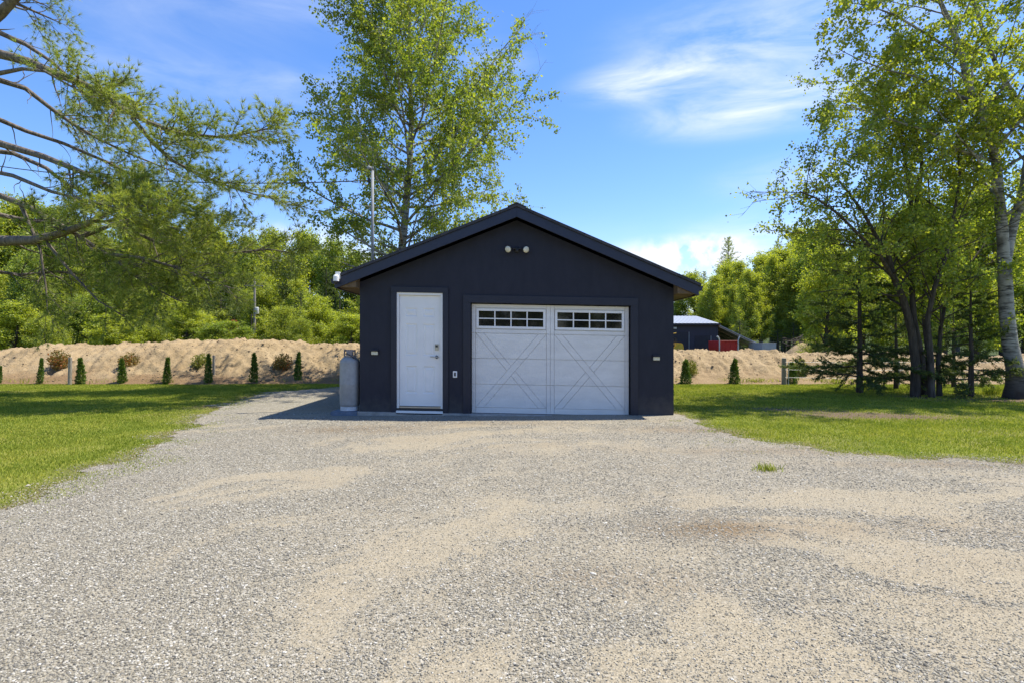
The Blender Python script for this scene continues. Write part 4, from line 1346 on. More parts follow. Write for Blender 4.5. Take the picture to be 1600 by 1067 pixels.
# ------------------------------------------------------------------ white pine at the left
def pine_left():
    Y = 14.2
    base = np.array([-13.9, Y, 0.0])
    root = thing('white_pine', base, 'big pine whose long limbs reach in from the left edge over the lawn', 'tree')
    S = Skel(31)
    def path(pts): return np.array([W(x, y, Y + d) for x, y, d in pts]) - base
    tr = np.array([[0, 0, -.05], [0.02, 0, 0.4], [0.05, .05, 2], [0.1, 0.1, 4], [0.18, 0.1, 6], [0.35, 0.05, 8], [0.6, 0, 10], [0.8, 0, 12], [0.85, 0, 14.5], [0.9, 0, 17]])
    R = np.array([.5, .36, .33, .31, .29, .26, .22, .18, .12, .03]); S.br.append((tr, R, 14)); trunk = (tr, R)
    limbs = [([(-40, 82, 0), (0, 85, -.2), (45, 97, -.4), (90, 117, -.6), (148, 139, -.8), (189, 169, -1), (234, 193, -1.2), (279, 209, -1.3), (342, 215, -1.4), (387, 209, -1.5), (425, 200, -1.5)], .13, .42),
             ([(-40, 40, 0), (0, 52, .2), (40, 70, .3), (81, 97, .4), (117, 130, .5), (140, 158, .6), (165, 180, .7)], .08, .72),
             ([(-40, 118, 0), (0, 115, -.3), (36, 108, -.5), (70, 112, -.7), (110, 135, -.9), (160, 160, -1)], .07, .68),
             ([(-40, 115, 0), (0, 126, .3), (40, 139, .6), (81, 171, .9), (112, 193, 1.2), (150, 216, 1.4), (200, 240, 1.6), (255, 262, 1.7), (300, 285, 1.8)], .085, .42),
             ([(-40, 205, 0), (0, 225, -.2), (67, 245, -.5), (117, 265, -.8), (150, 280, -.9), (185, 300, -1.0), (240, 318, -1.1), (300, 335, -1.2)], .11, .5),
             ([(-40, 230, 0), (20, 240, .3), (72, 263, .6), (103, 288, .8), (140, 305, .9), (190, 322, 1.0), (240, 350, 1.1), (290, 360, 1.2)], .07, .45),
             ([(-40, 292, 0), (0, 306, -.3), (45, 324, -.5), (90, 349, -.7), (126, 371, -.9), (171, 400, -1), (211, 432, -1.1), (250, 455, -1.2), (279, 470, -1.3)], .085, .35),
             ([(-45, 385, 0), (0, 377, -.3), (54, 376, -.6), (99, 364, -.9), (139, 349, -1.2), (175, 330, -1.5), (215, 322, -1.8), (260, 330, -2.0)], .16, .78),
             ([(31, 318, -.4), (50, 360, -.5), (63, 391, -.6), (72, 450, -.6), (74, 485, -.6)], .05, .75),
             ([(72, 378, -.7), (112, 427, -.8), (153, 470, -.9), (195, 495, -1)], .04, .6),
             ([(207, 185, -1.1), (240, 225, -1.1), (270, 252, -1.2), (315, 275, -1.2), (360, 293, -1.3), (400, 305, -1.3), (435, 312, -1.3)], .055, .15),
             ([(126, 371, -.9), (180, 350, -.6), (247, 380, -.5), (310, 398, -.4), (370, 395, -.4), (420, 390, -.3), (462, 396, -.3)], .055, .2),
             ([(171, 398, -1), (230, 405, -1.2), (280, 420, -1.4), (330, 440, -1.5), (375, 455, -1.6)], .05, .2),
             ([(-30, 330, .5), (40, 345, .9), (110, 350, 1.2), (180, 345, 1.5), (240, 365, 1.7), (310, 372, 1.8)], .07, .35),
             ([(-30, 180, .8), (40, 205, 1.2), (100, 225, 1.5), (170, 255, 1.8), (235, 290, 2), (290, 320, 2.1), (345, 345, 2.2)], .07, .55),
             ([(-30, 420, .6), (30, 430, 1), (90, 425, 1.3), (160, 432, 1.6), (230, 428, 1.8), (300, 430, 2), (360, 425, 2.1)], .05, .15),
             ([(-30, 250, -.5), (20, 275, -1), (80, 300, -1.4), (140, 315, -1.8), (200, 330, -2.1), (250, 355, -2.3)], .06, .6)]
    main = []
    for pts, r0, bare in limbs:
        P = path(pts)
        if pts[0][0] < 0: P[0] = [0.2 * P[0][0] + 0.1, 0, P[0][2]]
        main.append((S.add(P, r0, 0.012, 9, 0.8), bare * 0.8))
    # rest of the crown, out of the picture above and to the left
    tot = S.spawn(trunk, 20, 0.66, 0.97, lambda t: 3.6 - 2.6 * t, ang=1.35, up=0.05, rr=0.3, rmin=0.02, nseg=6, wander=0.06, az=1.1)
    # the corner limb crossing the top left
    main.append((S.add(path([(-60, 70, -.3), (0, 22, -.6), (30, -8, -.8), (80, -60, -1)]), .15, .05, 9), .9))
    # dead bare side branches
    for (b, bare) in main:
        S.spawn(b, 5, 0.1, 0.7, 0.9, ang=0.8, up=-0.1, rr=0.3, rmin=0.006, nseg=5, wander=0.2, grav=-0.03, sides=4)
    sec, tuft = [], []
    for (b, bare) in main + [(b, 0.3) for b in tot]:
        L = np.sum(np.linalg.norm(np.diff(b[0], axis=0), axis=1))
        sec += S.spawn(b, max(8, int(L * (1 - bare) * 7.2)), bare, 1.0, lambda t, L=L: 1.15 - 0.4 * t, ang=0.75, up=0.05, rr=0.45, rmin=0.007, nseg=5, wander=0.10, grav=0.0, flat=0.55, sides=4)
    for b in sec:
        L = np.linalg.norm(b[0][-1] - b[0][0])
        tuft += S.spawn(b, max(6, int(L * 12)), 0.2, 1.0, 0.32, ang=0.7, up=0.12, rr=0.5, rmin=0.004, nseg=2, wander=0.12, grav=0.03, flat=0.35, sides=3)
    S.wood('trunk', M['pinebark'], root)
    C = np.concatenate([b[0][1:] for b in tuft] + [b[0][-2:] for b in sec]); 
    D = np.concatenate([np.repeat((b[0][-1] - b[0][0])[None], len(b[0]) - 1, 0) for b in tuft] + [np.repeat((b[0][-1] - b[0][-2])[None], 2, 0) for b in sec])
    D /= np.linalg.norm(D, axis=1)[:, None] + 1e-9
    print('pine tufts', len(C))
    needles('crown', S.r, C, D, 0.17, 20, 0.0105, M['needle'], root, 0.48)


# ------------------------------------------------------------------ spruces by the stems
def spruce(name, x, y, H, Rb, label, seed, z0=0.25, dens=1.0, group=None):
    root = thing(name, (x, y, 0), label, 'tree', group)
    S = Skel(seed)
    tr = S.add(np.array([[0, 0, -.03], [0.01, 0, H * .3], [0, 0.01, H * .65], [0, 0, H]]), 0.035 + H * 0.012, 0.008, 8)
    n = int(16 * H * dens)
    prim = S.spawn(tr, n, z0 / H + 0.02, 0.98, lambda t: Rb * (1.05 - t) ** 0.85 + 0.08, ang=1.55, up=lambda t: -0.15 + 0.35 * t, rr=0.3, rmin=0.006, nseg=5, wander=0.06, grav=0.02, sides=4, az=seed)
    tw = []
    for b in prim:
        L = np.linalg.norm(b[0][-1] - b[0][0])
        tw += S.spawn(b, max(4, int(L * 11)), 0.15, 1.0, lambda t, L=L: 0.12 + 0.28 * L * (1.1 - t), ang=0.8, up=-0.04, rr=0.5, rmin=0.004, nseg=2, wander=0.1, grav=-0.03, flat=0.75, sides=3)
    S.wood('trunk', M['bark'], root)
    C, D = twig_points(S.r, [b[0] for b in tw] + [b[0][1:] for b in prim], 60, 0.018, 0.0)
    needles('crown', S.r, C, D, 0.085, 3, 0.022, M['spruce'], root, 0.6)


birch_behind(); birch_right(); multi_stem(); pine_left()
spruce('spruce_tree', (1343 - 800) / F * 15.6, 15.6, 4.6, 1.75, 'dark spruce with low sweeping boughs left of the multi stemmed tree', 41, 0.35, 0.75)
spruce('spruce_tree', (1517 - 800) / F * 14.6, 14.6, 3.3, 1.05, 'thin young spruce between the multi stemmed tree and the white birch', 42, 0.3, 0.8)
spruce('spruce_tree', (1400 - 800) / F * 17.0, 17.0, 3.0, 1.5, 'bushy dark spruce half hidden behind the multi stemmed trunks', 43, 0.1, 0.36)
spruce('spruce_tree', (1490 - 800) / F * 17.6, 17.6, 2.6, 0.9, 'dark spruce in the shade just right of the clustered stems', 44, 0.1, 0.36)


# ------------------------------------------------------------------ hedge row at the foot of the mound
def cedar_mesh(seed, H=0.92, R=0.098):
    r = np.random.default_rng(seed)
    n = 1500
    z = r.random(n) ** 0.9 * H * 0.97
    prof = np.interp(z / H, [0, 0.12, 0.35, 0.7, 0.9, 1], [0.85, 1.0, 0.85, 0.5, 0.25, 0.04])
    a = r.random(n) * 6.283
    rad = R * prof * (0.55 + 0.5 * r.random(n)) * (1 + 0.25 * np.sin(3 * a + 6 * z))
    C = np.stack([np.cos(a) * rad, np.sin(a) * rad, z], -1)
    D = np.stack([np.cos(a) * 0.5, np.sin(a) * 0.5, np.full(n, 1.0)], -1)
    o = leaves('cedar_shrub', r, C, 0.058, M['cedar'], None, 0, 0.25, D, 1.6)
    # short stem inside
    return o


def shrub_mesh(name, seed, mat, H=0.62, R=0.3, n=1300, size=0.05):
    r = np.random.default_rng(seed)
    v = r.normal(0, 1, (n, 3)); v /= np.linalg.norm(v, axis=1)[:, None]
    q = r.random(n) ** 0.45
    lump = 0.75 + 0.5 * fbm(v[:, 0] * 1.6 + 20, v[:, 1] * 1.6 + v[:, 2] * 1.3 + 20, 2)
    C = v * (q * lump)[:, None] * np.array([R, R, H / 2]) + np.array([0, 0, H * 0.55])
    return leaves(name, r, C, size, mat, None, -0.5, 0.4)


def place(proto, first, loc, s=1.0, rz=0, label=None, cat=None, group=None):
    o = proto if first else proto.copy()
    if not first: COL.objects.link(o)
    o.location = loc; o.scale = (s, s, s) if np.isscalar(s) else s; o.rotation_euler = (0.07 * math.sin(rz * 1.7), 0.07 * math.cos(rz * 2.3), rz)
    tag(o, label, cat, group); return o


def hedge():
    cd = [cedar_mesh(1), cedar_mesh(2, 0.9, 0.108), cedar_mesh(3, 0.86, 0.135)]
    used = set()
    def cedar(k, px, base_y, top_y, lab, wide=1.0):
        Yd = 18.85; h = (base_y - top_y) / F * Yd
        s = h / (0.92, 0.9, 0.86)[k]
        place(cd[k], k not in used, ((px - 800) / F * Yd, Yd, CAM_H - (base_y - HY) / F * Yd - 0.03), (s * wide * (1 + .14 * math.sin(px)), s * wide * (1 + .14 * math.sin(px)), s), k * 2 + px, lab, 'shrub', 'young cedars in a row along the foot of the mound')
        used.add(k)
    cedar(0, -1, 597, 570, 'small cedar cut off by the left edge of the photo')
    cedar(0, 62, 598, 558, 'narrow cedar left of the leftmost russet shrub')
    cedar(1, 127, 600, 558, 'narrow cedar just right of the thin grey post', 1.05)
    cedar(1, 191, 600, 559, 'cedar standing in front of the red topped shrub', 1.05)
    cedar(0, 260, 600, 557, 'lone cedar between the red topped shrub and the green shrub', 1.0)
    cedar(1, 326, 598, 552, 'tallest cedar, beside a post and against the green shrub', 1.0)
    cedar(0, 397, 596, 550, 'narrow cedar below the utility pole', 0.95)
    cedar(1, 465, 593, 549, 'narrow cedar nearest the propane cylinder', 0.95)
    cedar(2, 1070, 600, 560, 'bushy cedar closest to the right wall of the garage', 1.05)
    cedar(2, 1147, 601, 559, 'plump cedar standing alone on the right between garage and fence post', 1.2)
    cedar(2, 1238, 602, 564, 'cedar just behind the right hand fence post', 1.2)
    pr = {'red': shrub_mesh('russet_shrub', 4, M['redshrub']), 'yel': shrub_mesh('green_shrub', 6, M['yelshrub'])}
    us = set()
    def shrub(kind, px, cy, hpx, Yd, lab, wide=1.0):
        z = CAM_H - (cy - HY) / F * Yd; h = hpx / F * Yd
        x = (px - 800) / F * Yd
        zg = float(mound_z(np.array([x]), np.array([Yd]))[0])
        s = h / 0.62
        place(pr[kind], kind not in us, (x, Yd, max(0, min(z - h / 2, zg))), (s * wide, s * wide, s), px, lab, 'shrub', 'round shrubs planted on the mound slope')
        us.add(kind)
    shrub('red', 92, 565, 32, 20.0, 'leftmost russet shrub, between a cedar and the grey post')
    shrub('red', 203, 568, 30, 20.0, 'red topped shrub behind a cedar on the left mound')
    shrub('yel', 316, 570, 32, 20.0, 'green brown shrub touching the tallest cedar')
    shrub('red', 440, 569, 30, 20.0, 'olive and russet shrub left of the cedar nearest the propane cylinder')
    shrub('yel', 1079, 582, 34, 19.6, 'yellow green shrub behind the bushy cedar beside the garage', 0.6)
    shrub('yel', 1250, 585, 36, 19.6, 'yellow green shrub right of the fence post', 0.75)


hedge()


# ------------------------------------------------------------------ posts, fence, poles, wires
def post_bm(r, h):
    m = MB(); m.lathe([(r, -0.05), (r * 1.02, h * .5), (r * .96, h - 0.01), (r * .8, h)], 12); return m


def fence():
    x, y = G(109, 601); o = post_bm(0.055, 0.9).build('fence_post', M['post'], None); o.location = (x, y, 0); o.rotation_euler = (0, 0.02, 0)
    tag(o, 'bare weathered grey post between two cedars on the far left', 'post')
    x, y = G(328, 599); o = post_bm(0.045, 0.95).build('fence_post', M['post'], None); o.location = (x, y + 0.25, 0)
    tag(o, 'grey post half hidden by the tallest cedar', 'post')
    x, y = G(1225, 601)
    r = thing('wire_fence', (x, y, 0), 'low wire fence with weathered posts running from the right mound to the trees', 'fence')
    ps = []
    for k, dx in enumerate((0, 3.6, 7.2)):
        o = post_bm(0.075 if k == 0 else 0.06, 0.88).build('post', M['post'], r); o.location = (dx, -0.05 * dx, 0); ps.append((dx, -0.05 * dx))
    o = MB(); o.tube([(0.09, -0.12, -0.05), (0.09, -0.12, 0.75)], 0.014, 8); o.build('stake', M['offwhite'], r)
    for z in (0.25, 0.5, 0.75):
        w = MB(); w.tube([(0, -0.08, z), (1.8, -0.17, z - 0.02), (3.6, -0.26, z), (5.4, -0.35, z - .02), (7.2, -0.44, z)], 0.004, 5); w.build('wire', M['wire'], r)
    # utility poles beyond the mound
    for px, Y, H, lab, tr in ((398, 38, 5.6, 'wooden utility pole with a small transformer in front of the wood', True), (393, 38.6, 3.3, 'short grey pole close to the utility pole', False), (531, 40, 5.0, 'thin pole among the trees left of the propane cylinder', False)):
        x = (px - 800) / F * Y
        r = thing('utility_pole', (x, Y, 0), lab, 'pole')
        m = MB(); m.lathe([(0.085 if tr else 0.045, -.1), (0.065 if tr else 0.035, H)], 12); m.build('pole', M['post'] if H > 5.2 else M['bark'], r)
        if tr:
            m = MB(); m.box(-0.6, 0.6, -0.13, -0.07, H - 0.5, H - 0.42); m.build('crossarm', M['post'], r)
            m = MB(); m.lathe([(0.07, 0), (0.12, 0.03), (0.12, 0.42), (0.07, 0.46)], 16, (0.2, -0.1, H - 2.35)); m.build('transformer', M['offwhite'], r)
    # pole out of frame that the service wire runs to
    r = thing('utility_pole', (-19.5, 16.0, 0), 'wooden utility pole beyond the left edge carrying the service wire', 'pole')
    m = MB(); m.lathe([(0.15, -.1), (0.11, 7.6)], 12); m.build('pole', M['post'], r)
    a = np.array(MAST); b = np.array([-19.5, 16.0, 7.4])
    t = np.linspace(0, 1, 24)[:, None]
    P = a + (b - a) * t; P[:, 2] -= (4 * t * (1 - t) * 0.55)[:, 0]
    m = MB(); m.tube(P, 0.011, 6); o = m.build('service_wire', M['cable'], None, smooth=True)
    tag(o, 'black service wire running left from the mast on the garage roof', 'wire')
    a = np.array([(398 - 800) / F * 38, 37.85, 4.2]); 
    m = MB()
    P = np.array([a, a + [-6, 0, -0.12], a + [-14, 0, 0.0], a + [-24, 0, .3]]); m.tube(P, 0.012, 5)
    o = m.build('power_line', M['cable'], None, smooth=True); tag(o, 'thin power line running left from the utility pole in front of the wood', 'wire')


fence()


# ------------------------------------------------------------------ far barn and machines
def far_yard():
    Y0 = 48.0
    xr = (1122 - 800) / F * Y0; xl = xr - 13
    r = thing('pole_barn', (xl, Y0, 0), 'dark steel barn with a pale metal roof and a lean-to, beyond the right mound', 'barn')
    Wd = xr - xl; zw = 2.95; D = 12
    m = MB(); m.box(0, Wd, 0, 0.12, -0.2, zw); m.box(0, Wd, D - .12, D, -0.2, zw); m.prism([(0, 0)] * 0 or [(0, -0.2), (0.12, -0.2), (0.12, zw), (0, zw)], 0.12, D - .12)
    bm = m.bm
    for x0, x1 in ((Wd - 0.12, Wd - 0.001),):
        for a in ((x0, x1),):
            pts = [(0.12, -0.2), (D - .12, -0.2), (D - .12, zw), (D / 2, zw + 0.88), (0.12, zw)]
            A = [bm.verts.new((x0, p[0], p[1])) for p in pts]; B = [bm.verts.new((x1, p[0], p[1])) for p in pts]
            bm.faces.new(A); bm.faces.new(B[::-1])
            for i in range(5):
                j = (i + 1) % 5; bm.faces.new((A[i], A[j], B[j], B[i]))
    m.build('wall', M['barnwall'], r)
    m = MB(); bm = m.bm
    n = 40
    for side in (0, 1):                          # standing seam roof sheets
        y_e, y_r = (-0.25, D / 2) if side == 0 else (D + 0.25, D / 2)
        z_e, z_r = zw + 0.01 - 0.02, zw + 0.92
        for k in range(n):
            x0, x1 = -0.2 + (Wd + 0.3) * k / n, -0.2 + (Wd + 0.3) * (k + 1) / n
            q = [(x0, 0), (x0 + 0.03, 0.035), (x0 + 0.06, 0), (x1, 0)]
            for (xa, za), (xb, zb) in zip(q, q[1:]):
                bm.faces.new([bm.verts.new(p) for p in ((xa, y_e, z_e + za), (xb, y_e, z_e + zb), (xb, y_r, z_r + zb), (xa, y_r, z_r + za))])
    bmesh.ops.remove_doubles(bm, verts=bm.verts, dist=1e-4)
    m.build('roof', M['barnroof'], r)
    m = MB(); m.box(-0.2, Wd + 0.1, -0.32, -0.26, zw - 0.14, zw + 0.02); m.build('eave_trim', M['barndoor'], r)
    for x0, x1, z1 in ((Wd - 3.9, Wd - 2.5, 2.25), (Wd - 1.95, Wd - 0.65, 1.95), (Wd - 8.5, Wd - 5.6, 2.4)):
        m = MB(); m.box(x0, x1, -0.03, -0.003, 0, z1)
        for k in range(1, 5): m.box(x0, x1, -0.04, -0.032, z1 * k / 5 - 0.015, z1 * k / 5 + 0.015)
        d = m.build('overhead_door', M['barndoor'], r)
        m = MB(); m.box(x1 + 0.005, x1 + 0.07, -0.05, -0.003, 0, z1); m.build('door_frame', M['galv'], d)
    x = (1053 - 800) / F * Y0 - xl
    m = MB(); m.box(x - 0.22, x + 0.22, -0.10, -0.003, 2.50, 2.66); m.build('wall_light', M['offwhite'], r, bevel=0.02)
    # lean-to
    m = MB()
    m.prism([(Wd + 0.01, 2.80), (Wd + 3.5, 1.15), (Wd + 3.5, 1.21), (Wd + 0.01, 2.86)], -0.2, 9)
    lt = m.build('lean_to_roof', M['barnroof'], r)
    for k in range(6):
        m = MB()
        y = -0.15 + k * 1.8
        m.prism([(Wd + 0.02, 2.66), (Wd + 3.45, 1.03), (Wd + 3.45, 1.14), (Wd + 0.02, 2.79)], y, y + 0.06)
        m.build('rafter', M['post'], lt)
    for y in (0, 4.4, 8.8):
        m = MB(); m.box(Wd + 3.3, Wd + 3.42, y, y + 0.12, -0.2, 1.08); m.build('lean_to_post', M['post'], lt)
    m = MB(); m.box(Wd + 0.02, Wd + 3.2, 8.86, 8.95, -0.2, 1.1); m.build('lean_to_back', M['barndoor'], lt)

    # red trailer with two pale uprights
    Y1 = 43.0; x0, x1 = (1124 - 800) / F * Y1, (1152 - 800) / F * Y1
    r = thing('farm_trailer', ((x0 + x1) / 2, Y1, 0), 'red farm trailer with two pale uprights parked before the lean-to', 'trailer')
    h = (x1 - x0) / 2
    m = MB(); m.prism([(-h + .08, 0.62), (h - .08, 0.62), (h, 1.02), (h, 1.50), (-h, 1.50), (-h, 1.02)], 0, 2.4)
    for k in range(4):
        xx = -h + .12 + k * (2 * h - .24) / 3; m.box(xx - .025, xx + .025, -0.04, -0.002, 0.64, 1.48)
    m.box(-h, h, -0.05, -0.002, 1.45, 1.52)
    m.build('trailer_box', M['red'], r, bevel=0.006, seg=1)
    for s in (-1, 1):
        m = MB(); m.tube([(s * (h + 0.03), -0.1, 0.7), (s * (h + 0.03), -0.1, 1.55), (s * (h + 0.08), -0.1, 1.70), (s * (h + 0.20) if s > 0 else -(h + 0.20), -0.1, 1.84)], [.045, .045, .05, .06], 10); m.build('upright', M['offwhite'], r)
        m = MB(); m.lathe([(0.10, -0.1), (0.33, -0.1), (0.36, -0.06), (0.36, 0.06), (0.33, 0.1), (0.10, 0.1)], 22, (s * (h - 0.05), 1.3, 0.36), 'x'); m.build('wheel', M['dark'], r)
    # small yellow excavator, partly behind the garage
    Y2 = 42.0; xc = (1052 - 800) / F * Y2
    r = thing('excavator', (xc, Y2, 0), 'small yellow excavator peeking out behind the garage wall', 'excavator')
    for s in (-1, 1):
        m = MB(); m.prism([(-0.75, 0.0), (0.75, 0.0), (0.9, 0.2), (0.75, 0.42), (-0.75, 0.42), (-0.9, 0.2)], s * .5 - .16, s * .5 + .16); m.build('track', M['dark'], r, bevel=0.02)
    m = MB(); m.prism([(-0.6, 0.45), (0.58, 0.45), (0.62, 0.95), (0.55, 1.30), (0.10, 1.36), (0.02, 1.05), (-0.6, 1.05)], -.55, .55); m.build('body', M['yellow'], r, bevel=0.04)
    m = MB(); m.box(-0.25, 0.2, -.2, .25, 1.06, 1.2); m.box(0.05, 0.2, -.2, .25, 1.37, 1.72); m.build('seat', M['dark'], r, bevel=0.03)
    m = MB(); m.tube([(-0.5, -.3, 1.05), (-0.45, -.3, 2.0), (0.12, -.3, 2.05)], 0.03, 8); m.build('roll_bar', M['yellow'], r); m = MB(); m.tube([(-0.5, .3, 1.05), (-0.45, .3, 2.0), (0.12, .3, 2.05)], 0.03, 8); m.build('roll_bar', M['yellow'], r)
    m = MB(); m.tube([(-0.6, 0, 0.9), (-1.3, 0, 2.0), (-1.9, 0, 1.9)], [.12, .11, .09], 6); m.tube([(-1.9, 0, 1.95), (-2.1, 0, 0.7)], [.09, .07], 6); m.build('boom', M['yellow'], r)
    m = MB(); m.prism([(-2.35, 0.25), (-1.95, 0.3), (-2.0, 0.75), (-2.2, 0.75)], -.25, .25); m.build('bucket', M['dark'], r, bevel=0.01)
    # white box trailer
    Y3 = 46.0; x0, x1 = (1191 - 800) / F * Y3, (1213 - 800) / F * Y3
    r = thing('box_trailer', ((x0 + x1) / 2, Y3, 0), 'low white box trailer right of the lean-to behind the mound', 'trailer')
    h = (x1 - x0) / 2
    m = MB(); m.box(-h, h, 0, 2.6, 0.5, 1.30); m.box(-h - .02, h + .02, -.02, 2.62, 1.305, 1.36); m.build('trailer_box', M['offwhite'], r, bevel=0.015)
    for s in (-1, 1):
        m = MB(); m.lathe([(0.08, -0.08), (0.27, -0.08), (0.3, 0), (0.27, 0.08), (0.08, 0.08)], 20, (s * (h - .15), 1.3, 0.3), 'x'); m.build('wheel', M['dark'], r)


far_yard()


# ------------------------------------------------------------------ woods
def wood_tree(name, seed, H, R, leafmat, n_leaf=27000, low=0.12, size=0.118, bark='bark', shape='oval'):
    """a background deciduous tree, unit built at full height, as (root, parts)"""
    root = bpy.data.objects.new(name, None); COL.objects.link(root)
    S = Skel(seed)
    tr = S.add(S.path((0, 0, -0.1), (0, 0, 1), H * 0.93, 8, 0.035), 0.02 * H, 0.02, 7)
    if shape == 'oval': prof = lambda t: R * np.interp(t, [0, 0.15, 0.4, 0.7, 0.9, 1], [0.7, 0.95, 1.0, 0.72, 0.42, 0.2])
    else: prof = lambda t: R * np.interp(t, [0, 0.15, 0.4, 0.7, 0.9, 1], [0.9, 1.0, 0.85, 0.55, 0.3, 0.12])
    prim = S.spawn(tr, int(5 * H * (1 - low * .5)), low, 1.0, prof, ang=lambda t: 1.25 - 0.65 * t, up=0.12, rr=0.4, rmin=0.02, nseg=5, wander=0.1, grav=0.03, sides=4, az=seed)
    sec = []
    for b in prim:
        L = np.linalg.norm(b[0][-1] - b[0][0])
        sec += S.spawn(b, max(3, int(L * 2.6)), 0.25, 1.0, lambda t, L=L: 0.4 + 0.28 * L, ang=0.8, up=0.05, rr=0.45, rmin=0.012, nseg=3, wander=0.15, sides=3)
    S.wood('trunk', M[bark], root)
    tw = [b[0] for b in sec] + [b[0][2:] for b in prim]
    tot = sum(np.linalg.norm(p[-1] - p[0]) for p in tw)
    C, D = twig_points(S.r, tw, n_leaf / tot, 0.18, 0.1)
    leaves('crown', S.r, C, size, leafmat, root, 0.4)
    return root


def wood_conifer(name, seed, H, R, mat, droop=-0.1, per=5, ln=0.2, w=0.05, gap=0.10):
    root = bpy.data.objects.new(name, None); COL.objects.link(root)
    S = Skel(seed)
    tr = S.add(np.array([[0, 0, -.1], [0.02, 0.03, H * .4], [-.02, 0, H * .7], [0, 0, H]]), 0.017 * H, 0.02, 7)
    prim = S.spawn(tr, int(9 * H), gap, 0.99, lambda t: R * (1.04 - t) ** 0.75 * S.r.uniform(0.7, 1.1), ang=1.45, up=lambda t: droop + 0.5 * t, rr=0.3, rmin=0.012, nseg=4, wander=0.08, grav=0.02, sides=3, az=seed)
    tw = []
    for b in prim:
        L = np.linalg.norm(b[0][-1] - b[0][0])
        tw += S.spawn(b, max(3, int(L * per)), 0.2, 1.0, lambda t, L=L: 0.2 + 0.25 * L, ang=0.75, up=0.0, rr=0.5, rmin=0.008, nseg=2, wander=0.1, flat=0.6, sides=3)
    S.wood('trunk', M['bark'], root)
    C, D = twig_points(S.r, [b[0] for b in tw] + [b[0][1:] for b in prim], 12, 0.03, 0.0)
    needles('crown', S.r, C, D, ln, 3, w, mat, root, 0.7)
    return root


def copy_tree(o):
    c = o.copy(); COL.objects.link(c)
    for ch in o.children:
        k = ch.copy(); COL.objects.link(k); k.parent = c
    return c


